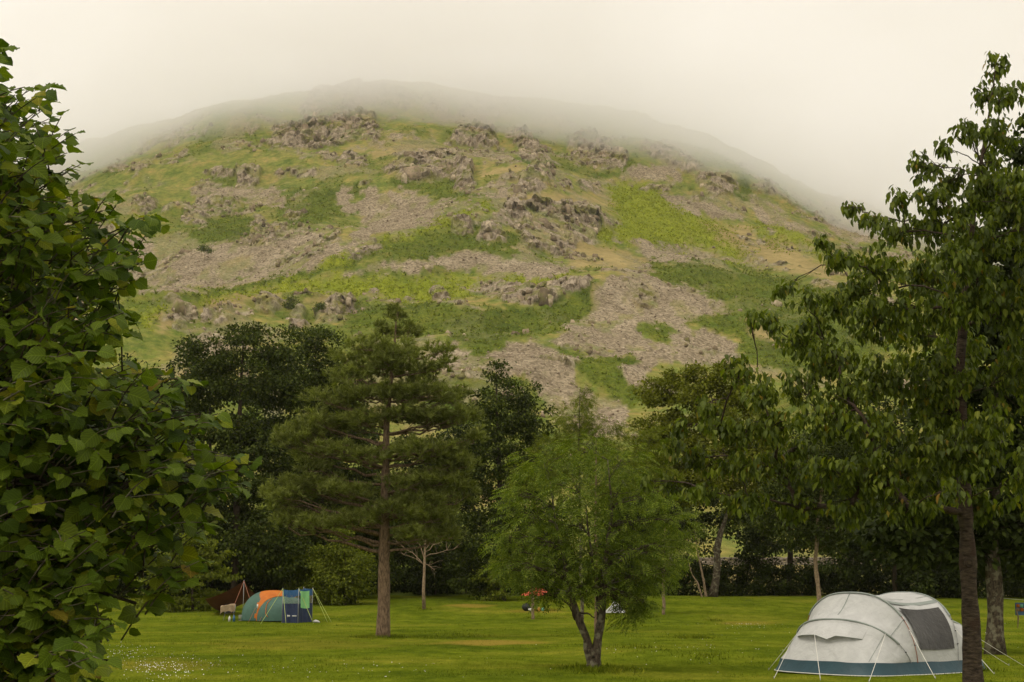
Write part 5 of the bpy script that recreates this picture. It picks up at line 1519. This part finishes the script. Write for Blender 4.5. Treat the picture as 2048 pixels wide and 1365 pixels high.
def tunnel_tent():
    phi = math.radians(35)
    A = np.array([math.cos(phi), math.sin(phi), 0]); B = np.array([math.sin(phi), -math.cos(phi), 0])
    O = np.array([(1732 - 1024) / F_PX * 37.6, 37.6, 0.0]); O[2] = ground(O[0], O[1])
    root = thing('tunnel_tent', 'off-white tunnel tent with teal skirt and dark side window', 'tent', O)
    Z0 = 0.3
    def W(u, w, z): return O + np.multiply.outer(u, A) + np.multiply.outer(w, B) + np.multiply.outer(z, [0, 0, 1.0])
    nt = 49
    t = np.linspace(0, math.pi, nt); ct, st = np.cos(t), np.sin(t)
    def arch(w_, h, uf, ut):
        k = st ** 0.85
        return np.stack([uf + (ut - uf) * st, w_ * np.sign(ct) * np.abs(ct) ** 0.8, Z0 + (h - Z0) * k], 1)
    def hem(w_, uf, ut):
        return np.stack([uf + (ut - uf) * st ** 0.55, w_ * np.sign(ct) * np.abs(ct) ** 0.75, np.full(nt, Z0)], 1)
    keys = [hem(1.78, -0.85, -2.2), arch(1.8, 1.32, -0.75, -1.5), arch(1.84, 1.98, -0.55, -0.8), arch(1.84, 1.98, 1.0, 1.25), arch(1.8, 1.34, 1.65, 2.05), hem(1.75, 1.7, 2.55)]
    sags = [0.03, 0.10, 0.075, 0.10, 0.03]
    def body(s, off=0.0):
        i = min(int(s), 4); f = s - i
        p = keys[i] * (1 - f) + keys[i + 1] * f
        sg = sags[i] * math.sin(math.pi * f)
        p = p.copy(); k = np.clip((p[:, 2] - Z0) / 1.2, 0, 1)
        p[:, 2] -= sg * k * 1.1; p[:, 1] *= 1 - sg * k * 0.7
        p[:, 1] += np.sign(p[:, 1]) * off * np.abs(ct); p[:, 2] += off * st
        return p
    ss = np.linspace(0, 5, 61)
    rows = np.array([body(q) for q in ss])
    rng = np.random.default_rng(2)
    # wrinkles in the cloth
    wr = 0.022 * fbm(rows[..., 0] * 2.2 + rows[..., 2] * 1.5, rows[..., 1] * 2.0 - rows[..., 2] * 2.5, rows[..., 2] * 1.0, oct=3)
    rows[..., 1] += wr * np.sign(rows[..., 1]); rows[..., 2] += wr * (rows[..., 2] > Z0 + 0.1)
    V = W(rows[..., 0].ravel(), rows[..., 1].ravel(), rows[..., 2].ravel())
    MB().add(V, grid_faces(61, nt)).build('flysheet', M['white_cloth'], root, True)
    # skirt: hem ring to ground, flared outward
    ring = np.concatenate([rows[0][::-1], rows[1:, 0], rows[-1, 1:], rows[::-1, -1][1:-1]])
    cen = np.array([0.2, 0.0])
    mid = ring.copy(); low = ring.copy()
    od = ring[:, :2] - cen; od /= np.linalg.norm(od, axis=1, keepdims=True)
    low[:, :2] += od * 0.16; low[:, 2] = 0.005; mid[:, :2] += od * 0.06; mid[:, 2] = 0.14
    top = ring.copy(); top[:, :2] += od * 0.006; top[:, 2] += 0.015 + 0.02 * fbm(ring[:, 0] * 0.9, ring[:, 1] * 0.9, oct=2)
    k = len(ring)
    V = np.concatenate([W(q[:, 0], q[:, 1], q[:, 2]) for q in (top, mid, low)])
    j = np.arange(k); jn = (j + 1) % k
    f = np.concatenate([np.stack([j + r * k, jn + r * k, jn + (r + 1) * k, j + (r + 1) * k], 1) for r in range(2)])
    MB().add(V, f).build('skirt', M['teal_cloth'], root, True)
    lw = W(low[:, 0], low[:, 1], low[:, 2] + 0.012)
    MB().tube(np.vstack([lw, lw[:1]]), 0.012, 5, False).build('hem_tape', M['line_white'], root, True)
    # pole sleeves
    for q in (1, 2, 3, 4):
        p = body(q, 0.012); P = W(p[:, 0], p[:, 1], p[:, 2])
        MB().tube(P[10:-10] if q in (2, 3) else P[6:-6], 0.024, 6, False).build('pole_sleeve', M['sleeve'], root, True)
        pl_ = MB().tube(P, 0.009, 5, False).build('pole', M['line_red'] if q == 2 else M['metal'], root, True)
        for z in (3, 6, 9):
            MB().box(P[z], (0.03, 0.03, 0.025)).build('clip', M['black'], pl_)
    # window on the camera side
    def patch(s0, s1, t0, t1, off, n=16):
        vs = []
        for q in np.linspace(s0, s1, n):
            p = body(q, off)
            ti = np.linspace(t0, t1, n)
            vs.append(np.stack([np.interp(ti, t, p[:, c]) for c in range(3)], 1))
        vs = np.array(vs)
        return W(vs[..., 0].ravel(), vs[..., 1].ravel(), vs[..., 2].ravel()), grid_faces(n, n)
    v, f = patch(2.1, 2.9, math.radians(8), math.radians(49), 0.04)
    win = MB().add(v, f).build('window', M['window_cloth'], root, True)
    v, f = patch(2.04, 2.97, math.radians(56), math.radians(61), 0.02)
    MB().add(v, f).build('roof_vent', M['sleeve'], root, True)
    for s0, s1, d0 in ((1.02, 1.98, 34), (1.02, 1.98, 90), (2.03, 2.98, 70), (2.03, 2.98, 100), (3.02, 3.98, 34), (0.05, 0.95, 40), (0.05, 0.95, 140)):
        v, f = patch(s0, s1, math.radians(d0), math.radians(d0 + 0.7), 0.004, 14)
        MB().add(v, f).build('seam', M['sleeve'], root, True)
    # hooded vent on the end panel
    n = 10
    p0 = body(0.93, 0.01); p1 = body(0.62, 0.0)
    tt = np.linspace(math.radians(58), math.radians(122), n)
    up = np.stack([np.interp(tt, t, p0[:, c]) for c in range(3)], 1); dn = np.stack([np.interp(tt, t, p1[:, c]) for c in range(3)], 1)
    bul = np.sin(np.linspace(0, math.pi, n)) ** 0.6
    dn[:, 0] -= 0.2 * bul; dn[:, 2] += 0.03 - 0.1 * (np.arange(n) == n // 2 - 1)
    mid = 0.5 * (up + dn); mid[:, 0] -= 0.05 * bul
    V = np.concatenate([W(q[:, 0], q[:, 1], q[:, 2]) for q in (up, mid, dn)])
    hd_ = MB().add(V, grid_faces(3, n)).build('vent_hood', M['white_cloth'], root, True)
    dnW = W(dn[:, 0], dn[:, 1], dn[:, 2])
    MB().tube(dnW, 0.008, 5).build('hood_edge', M['sleeve'], hd_, True)
    # guy lines
    def bp(s, deg):
        p = body(s, 0.01); return W(*[np.array([np.interp(math.radians(deg), t, p[:, c])]) for c in range(3)])[0]
    gl = [(dnW[5], (1641, 1361)), (bp(1, 40), (1738, 1366)), (bp(1, 120), (1537, 1337)), (bp(0.5, 140), (1548, 1357)), (bp(2, 24), (1871, 1360)), (bp(4, 40), (2050, 1336)), (bp(4, 22), (2018, 1333)), (bp(3, 24), (1989, 1352))]
    for a, e in gl:
        b = ground_px(*e); b[2] = ground(b[0], b[1]) + 0.01
        gl_ = line(a, b, 0.0075, 'guy_line', M['line_white'], root, 0.004)
        MB().tube([b + [0, 0, 0.05], b - [0, 0, 0.05]], 0.008, 5).build('peg', M['metal'], gl_)


tunnel_tent()


def dome_tent():
    Y = 90.0
    k = Y / F_PX
    c = at(548, 1243, Y); c[2] = ground(c[0], Y)
    root = thing('dome_tent', 'green and orange dome tent beside the blue windbreak', 'tent', c)
    def shell(cx, cy_, rx, ry, h, nu=96, nv=44):
        u = np.linspace(0, 2 * math.pi, nu + 1); v = np.linspace(0, math.pi / 2, nv)
        U, V = np.meshgrid(u, v)
        r = np.cos(V) ** 0.8
        fold = 1 + 0.012 * np.sin(U * 9 + 3 * V)
        return np.stack([cx + rx * r * np.cos(U) * fold, cy_ + ry * r * np.sin(U) * fold, c[2] + h * np.sin(V) ** 0.95], -1)
    g = shell(c[0] + (543 - 548) * k, Y + 0.4, 62 * k, 1.7, 1.84)
    nv, nu1 = g.shape[:2]
    P = g.reshape(-1, 3); F_ = grid_faces(nv, nu1)
    u, v, _ = project(P[F_].mean(1))
    orange = (u > 522 - 12 * (v - 1184) / 52 + 1.5 * np.sin(v * 0.3)) & (P[F_].mean(1)[:, 1] < Y + 1.2)
    for sel, nm, mt in ((~orange, 'flysheet', 'green_cloth'), (orange, 'orange_panel', 'orange_cloth')):
        MB().add(P, F_[sel]).build(nm, M[mt], root, True)
    w = shell(c[0] + (573 - 548) * k, Y - 0.95, 54 * k, 1.25, 1.47)
    MB().add(w.reshape(-1, 3), F_).build('porch', M['green_cloth'], root, True)
    # orange piping on the porch edge and zip
    edge_ = w[:, 48] + [-0.02, -0.02, 0.02]
    MB().tube(edge_, 0.035, 5).build('piping', M['orange_cloth'], root, True)
    zp = np.array([w[int(30 - 26 * q), int(58 + 6 * q)] for q in np.linspace(0, 1, 12)]) + [0, -0.03, 0.01]
    MB().tube(zp, 0.022, 5).build('zip', M['orange_cloth'], root, True)
    MB().box(at(515, 1213, Y - 1.2), (0.08, 0.02, 0.25)).build('vent_flap', M['white'], root)
    for e in ((497, 1240), (518, 1241)):
        a = at(e[0] + 14, 1216, Y - 1.3); b = at(e[0], e[1], Y - 2.0); b[2] = ground(b[0], b[1])
        line(a, b, 0.012, 'guy_line', M['line_red'], root)


dome_tent()


def windbreak():
    Y = 86.5
    def gp(px, Yq): q = at(px, 1240, Yq); q[2] = ground(q[0], Yq); return q
    a, b, c_, d = gp(564, Y), gp(596, Y - 0.4), gp(624, Y + 1.6), gp(606, Y + 3.4)
    root = thing('windbreak', 'navy and blue windbreak with clear windows and lime guy lines', 'windbreak', tuple(a))
    H = 2.0
    rng = np.random.default_rng(8)
    for p in (a, b, c_, d):
        MB().tube([p - [0, 0, 0.1], p + [0, 0, H + 0.06]], 0.022, 6).build('pole', M['metal'], root, True)
    def band(p, q, z0, z1, name, mat, sag=0.0, ph=0.0):
        nx, nz = 26, 8
        vs = []
        for z in np.linspace(0, 1, nz):
            for s in np.linspace(0, 1, nx):
                w = p + (q - p) * s
                n_ = np.array([(q - p)[1], -(q - p)[0], 0]); n_ /= np.linalg.norm(n_)
                zz = z0 + (z1 - z0) * z - sag * math.sin(math.pi * s) * (0.5 + 0.5 * (1 - z))
                vs.append(w + n_ * (0.035 * math.sin(s * 21 + ph + z * 2) + 0.04 * math.sin(s * 7 + 2 * ph)) * (0.3 + 0.7 * math.sin(math.pi * s)) + [0, 0, zz])
        return MB().add(vs, grid_faces(nz, nx)).build(name, M[mat], root, True)
    for i, (p, q) in enumerate(((a, b), (b, c_), (c_, d))):
        band(p, q, 1.62, 1.98, 'blue_band', 'blue_cloth', 0.12 if i == 0 else 0.04, i)
        band(p, q, 1.12, 1.64, 'clear_window', 'film', 0.0, i)
        band(p, q, 0.02, 1.14, 'navy_band', 'navy_cloth', 0.0, i)
    # small white lettering on the navy band, too small to read
    mk = MB()
    x = 0.0
    dx = (b - a) / np.linalg.norm(b - a); nrm = np.array([dx[1], -dx[0], 0]); nrm /= np.linalg.norm(nrm)
    if nrm[1] > 0: nrm = -nrm
    for w_, h_ in [(0.05, 0.12), (0.05, 0.1), (0.05, 0.1), (0.1, 0.0), (0.04, 0.07), (0.04, 0.07), (0.05, 0.08), (0.04, 0.07), (0.04, 0.07)]:
        if h_:
            o = a + dx * (0.42 + x) + nrm * 0.085 + [0, 0, 0.42]
            mk.box(o, (w_, 0.006, h_))
        x += w_ + 0.02
    mk.build('lettering', M['white'], root)
    for p, e in ((a, (521, 1247)), (a, (572, 1249)), (b, (627, 1247)), (c_, (655, 1241)), (c_, (663, 1239))):
        g = at(e[0], e[1], Y - 1.3 if e[0] < 640 else Y + 1.0); g[2] = ground(g[0], g[1])
        line(p + [0, 0, H + 0.03], g, 0.014, 'guy_line', M['line_lime'], root, 0.003)
    # towel over the line
    tw = []
    p0 = b + (c_ - b) * 0.05 + np.array([0.12, -0.25, 0])
    nx, nz = 10, 12
    for z in np.linspace(0, 1, nz):
        for q in np.linspace(0, 1, nx):
            tw.append(p0 + [0.52 * q + 0.03 * z, -0.06 - 0.03 * math.sin(q * 8 + z), 1.9 - 1.0 * z - 0.04 * math.sin(math.pi * q)])
    o = MB().add(tw, grid_faces(nz, nx)).build('towel', M['mint_cloth'], None, True, origin=p0)
    tag(o, 'mint green towel hung over the windbreak corner', 'towel')


windbreak()


def tarp():
    Y = 93.0
    A = at(488, 1162, Y); L = at(410, 1198, Y + 1.0); R = at(517, 1191, Y + 2.2); Bk = at(440, 1222, Y + 5)
    base = A.copy(); base[2] = ground(A[0], Y)
    root = thing('tarp_shelter', 'rust-brown tarp peaked on a pole left of the dome tent', 'tarp', base)
    n = 16; vs = []
    for i in np.linspace(0, 1, n):
        for j in np.linspace(0, 1, n):
            p = A * (1 - i) * (1 - j) + L * i * (1 - j) + R * (1 - i) * j + Bk * i * j
            vs.append(p - [0, 0, 0.55 * (i * (1 - i) + j * (1 - j)) * 1.2])
    MB().add(vs, grid_faces(n, n)).build('canopy', M['brown_cloth'], root, True)
    MB().tube([base - [0, 0, 0.05], A + [0, 0, 0.05]], 0.02, 6).build('pole', M['metal'], root, True)
    for e in ((456, 1243), (513, 1244)):
        g = at(e[0], e[1], Y - 2.4); g[2] = ground(g[0], g[1])
        line(A, g, 0.014, 'guy_line', M['line_red'], root, 0.0)


tarp()


def chair_and_bits():
    Y = 91.0
    c = at(458, 1240, Y); c[2] = ground(c[0], Y)
    root = thing('camp_chair', 'folding camp chair under the brown tarp', 'chair', c)
    for sx in (-0.3, 0.3):
        for sy in (-0.28, 0.28):
            MB().tube([c + [sx, sy, 0], c + [sx * 0.9, -sy * 0.2, 0.45], c + [sx, -sy * 0.5, 0.62]], 0.014, 5).build('leg', M['metal'], root, True)
        MB().tube([c + [sx, -0.3, 0.62], c + [sx, 0.3, 0.64]], 0.02, 5).build('armrest', M['black'], root, True)
        MB().tube([c + [sx, 0.28, 0.4], c + [sx, 0.4, 0.95]], 0.014, 5).build('back_post', M['metal'], root, True)
    g = np.array([[c[0] + 0.3 * a, c[1] - 0.28 + 0.56 * b, c[2] + 0.44 - 0.06 * (1 - a * a)] for b in np.linspace(0, 1, 6) for a in np.linspace(-1, 1, 7)])
    MB().add(g, grid_faces(6, 7)).build('seat', M['black'], root, True)
    g = np.array([[c[0] + 0.3 * a, c[1] + 0.29 + 0.12 * b + 0.04 * (1 - a * a), c[2] + 0.45 + 0.5 * b] for b in np.linspace(0, 1, 6) for a in np.linspace(-1, 1, 7)])
    MB().add(g, grid_faces(6, 7)).build('backrest', M['black'], root, True)
    vs = []
    for i in np.linspace(0, 1, 14):
        for j in np.linspace(0, 1, 14):
            x = -0.48 + 0.92 * j
            if i < 0.5: q = [x, -0.42 - 0.02 * math.sin(9 * j), 0.55 + 0.4 * (i / 0.5) + 0.03 * math.sin(14 * j)]
            else: q = [x, -0.42 + 0.8 * (i - 0.5), 0.97 - 0.05 * math.sin(6 * j)]
            if j < 0.25: q[2] -= 0.5 * (0.25 - j) * (1.4 - i)
            vs.append(c + q)
    o = MB().add(vs, grid_faces(14, 14)).build('blanket', M['tan'], None, True, origin=c + np.array([0, -0.4, 0.6]))
    tag(o, 'tan striped blanket draped over the camp chair', 'blanket')
    def bottle(px, Yq, h, mat, label):
        p = at(px, 1240, Yq); p[2] = ground(p[0], Yq)
        o = MB().tube([p, p + [0, 0, h * 0.6], p + [0, 0, h * 0.75], p + [0, 0, h * 0.95], p + [0, 0, h]], [0.075, 0.075, 0.05, 0.028, 0.028], 10).build('bottle', M[mat], None, True, origin=p)
        tag(o, label, 'bottle')
    bottle(459, Y - 1.5, 0.34, 'white', 'white bottle standing on the grass below the camp chair')
    bottle(468, Y - 1.6, 0.4, 'bluep', 'blue bottle standing between chair and wire crate')
    p = at(484, 1240, Y - 1.2); p[2] = ground(p[0], p[1])
    cr = thing('wire_crate', 'small pale slatted crate beside the green tent side', 'crate', p)
    for z in (0.03, 0.36):
        MB().tube([p + [-0.17, -0.15, z], p + [0.17, -0.15, z], p + [0.17, 0.15, z], p + [-0.17, 0.15, z], p + [-0.17, -0.15, z]], 0.014, 4, False).build('rim', M['metal'], cr)
    for x in np.linspace(-0.17, 0.17, 6):
        MB().box(p + [x, -0.15, 0.195], (0.025, 0.016, 0.35)).build('slat', M['metal'], cr)
        MB().box(p + [x, 0.15, 0.195], (0.025, 0.016, 0.35)).build('slat', M['metal'], cr)
    MB().box(p + [0, 0, 0.04], (0.32, 0.28, 0.02)).build('base', M['metal'], cr)
    p = at(633, 1246, 87.0); p[2] = ground(p[0], p[1])
    o = MB().tube([p + [-0.2, 0, 0.06], p + [-0.05, 0, 0.09], p + [0.1, 0, 0.06], p + [0.2, 0, 0.03]], [0.06, 0.085, 0.06, 0.03], 8).build('shoe', M['white'], None, True, origin=p)
    tag(o, 'white shoe left on the grass right of the windbreak', 'shoe')
    # red-orange canopy and bags
    Y2 = 99.0
    q = at(1074, 1215, Y2); q[2] = ground(q[0], Y2)
    r = thing('parasol', 'red-orange canopy half hidden by the rowan leaves', 'parasol', q)
    MB().tube([q, q + [0, 0, 1.6]], 0.022, 6).build('pole', M['metal'], r, True)
    ns_ = 8
    for i in range(ns_):
        vs = []
        for v in np.linspace(0, 1, 7):
            for u in np.linspace(0, 1, 5):
                an = 2 * math.pi * (i + u) / ns_
                rad = 1.18 * v * (1 - 0.05 * math.sin(math.pi * u))
                vs.append(q + [rad * math.cos(an), rad * math.sin(an), 1.6 - 0.62 * v ** 1.4 + 0.05 * math.sin(math.pi * u) * v])
        MB().add(vs, grid_faces(7, 5)).build('canopy_panel', M['red_cloth'], r, True)
    def blob(px, Yq, rx, rz, mat, name, label, cat):
        p = at(px, 1218, Yq); p[2] = ground(p[0], Yq)
        nu, nv = 12, 8
        vs = []
        for v in np.linspace(0, 1, nv):
            for u in range(nu + 1):
                an = 2 * math.pi * u / nu
                rr = (math.sin(math.pi * min(v * 0.92 + 0.05, 1)) ** 0.6) * (1 + 0.12 * math.sin(3 * an + px))
                vs.append(p + [rx * rr * math.cos(an), rx * 0.7 * rr * math.sin(an), rz * 2 * v])
        o = MB().add(vs, grid_faces(nv, nu + 1)).build(name, M[mat], None, True, origin=p)
        tag(o, label, cat)
    blob(1053, Y2 - 0.6, 0.3, 0.27, 'black', 'rucksack', 'black rucksack under the red canopy', 'bag')
    blob(1062, Y2 - 0.9, 0.2, 0.12, 'white', 'carrier_bag', 'white carrier bag right of the black rucksack', 'bag')
    blob(1078, Y2 - 0.8, 0.1, 0.14, 'peach', 'bucket', 'small yellow bucket under the red canopy', 'bucket')
    blob(1086, Y2 - 0.8, 0.12, 0.12, 'mint', 'ball', 'mint green ball under the red canopy edge', 'ball')
    # small grey tent
    q = at(1231, 1218, 97.0); q[2] = ground(q[0], q[1])
    r = thing('small_tent', 'small pale grey ridge tent behind the rowan trunk', 'tent', q)
    ap0, ap1 = q + [-0.05, -0.3, 0.82], q + [0.1, 0.9, 0.75]
    cs = [q + [-0.72, -0.7, 0], q + [0.68, -0.7, 0], q + [0.8, 1.3, 0], q + [-0.7, 1.3, 0]]
    def quad(a, b, c2, d2, name):
        n = 8; vs = []
        for i in np.linspace(0, 1, n):
            for j in np.linspace(0, 1, n):
                p = (a * (1 - i) + b * i) * (1 - j) + (d2 * (1 - i) + c2 * i) * j
                vs.append(p - [0, 0, 0.12 * math.sin(math.pi * i) * math.sin(math.pi * j) * 0.6])
        MB().add(vs, grid_faces(n, n)).build(name, M['white_cloth'], r, True)
    quad(cs[0], cs[3], ap1, ap0, 'side_panel'); quad(cs[1], cs[2], ap1, ap0, 'side_panel')
    quad(cs[0], cs[1], ap0, ap0, 'door_panel'); quad(cs[3], cs[2], ap1, ap1, 'end_panel')
    # cloth on a line at the right edge
    Y3 = 50.0
    a, b = at(1998, 1196, 48.0), at(2130, 1200, Y3 + 2)
    o = MB().tube(curve(a, b, 9, -0.01, 0, np.random.default_rng(0)), 0.006, 4).build('washing_line', M['line_white'], None, True, origin=a)
    tag(o, 'thin washing line tied to the sycamore trunk', 'line')
    q = at(2030, 1206, Y3 - 0.6)
    bg = thing('patchwork_cloth', 'teal and orange patchwork cloth hanging at the right edge', 'cloth', tuple(q))
    vs = [q + [0.9 * j, 0.04 * math.sin(7 * j + i), -0.42 * i] for i in np.linspace(0, 1, 6) for j in np.linspace(0, 1, 12)]
    MB().add(vs, grid_faces(6, 12)).build('cloth', M['bluep'], bg, True)
    rng = np.random.default_rng(4)
    for i in range(2):
        for j in range(7):
            mt = ['orange_cloth', 'red_cloth', 'mint', 'tan', 'blue_cloth'][(i * 3 + j * 2) % 5]
            MB().box(q + [0.07 + 0.125 * j, -0.075, -0.1 - 0.13 * i], (0.105, 0.012, 0.11)).build('patch', M[mt], bg)
    MB().tube([q + [0.02, 0, -0.2], q + [0.08, 0, -0.5], q + [0.04, 0, -0.85]], [0.02, 0.03, 0.012], 5).build('strap', M['tan'], bg, True)


chair_and_bits()

# ------------------------------------------------------------------ low cloud sitting on the summit
def cloud():
    nr = 91; xs = np.linspace(-1500, 1500, nr); ys = np.linspace(420, 2600, nr)
    GX_, GY_ = np.meshgrid(xs, ys); x, y = GX_.ravel(), GY_.ravel()
    zb = 291 - 120 * (1 - np.exp(-np.where(x < -80, 0.0017, 0.0012) * (x + 80) ** 2 / 120)) + 15 * fbm(x / 120 + 2, y / 170, oct=4, gain=0.6)
    rim = np.clip(np.minimum.reduce([(x + 1500) / 500, (1500 - x) / 500, (y - 420) / 420, (2600 - y) / 500]), 0, 1)
    th = 68 * np.sqrt(rim) + 0.5
    zb = zb + 45 * (1 - np.sqrt(rim))
    n = len(x)
    V = np.concatenate([np.stack([x, y, zb], 1), np.stack([x, y, zb + th], 1)])
    i = (np.arange(nr - 1)[:, None] * nr + np.arange(nr - 1)[None, :])
    q = np.stack([i, i + 1, i + nr + 1, i + nr], -1).reshape(-1, 4)
    mb = MB(); mb.add(V, np.concatenate([q[:, ::-1], q + n]))
    per = np.concatenate([np.arange(nr), np.arange(1, nr) * nr + nr - 1, (nr * nr - 2) - np.arange(nr - 1), (np.arange(nr - 2, 0, -1)) * nr])
    nx = np.roll(per, -1)
    mb.f.append(np.stack([per, nx, nx + n, per + n], 1))
    m, n_, l = new_mat('cloud_vapour')
    out = N(n_, 'OutputMaterial'); v = N(n_, 'VolumePrincipled')
    v.inputs['Color'].default_value = (1.0, 0.995, 0.985, 1); v.inputs['Density'].default_value = 0.0165; v.inputs['Anisotropy'].default_value = 0.8
    l.new(v.outputs[0], out.inputs['Volume'])
    o = mb.build('low_cloud', m, smooth=True)
    tag(o, 'cream hill fog lying over the summit', 'cloud', None, 'stuff')


cloud()


# ------------------------------------------------------------------ damp valley air
def haze():
    m, n_, l = new_mat('damp_air')
    out = N(n_, 'OutputMaterial'); v = N(n_, 'VolumePrincipled')
    v.inputs['Color'].default_value = (1.0, 0.99, 0.97, 1); v.inputs['Density'].default_value = 0.00006; v.inputs['Anisotropy'].default_value = 0.4
    l.new(v.outputs[0], out.inputs['Volume'])
    o = MB().box((0, 1310, 239), (6400, 2800, 482)).build('haze', m)
    tag(o, 'thin damp haze filling the valley', 'haze', None, 'stuff')


haze()

for o_ in sc.objects:
    if '_o' in o_:
        del o_['_o']
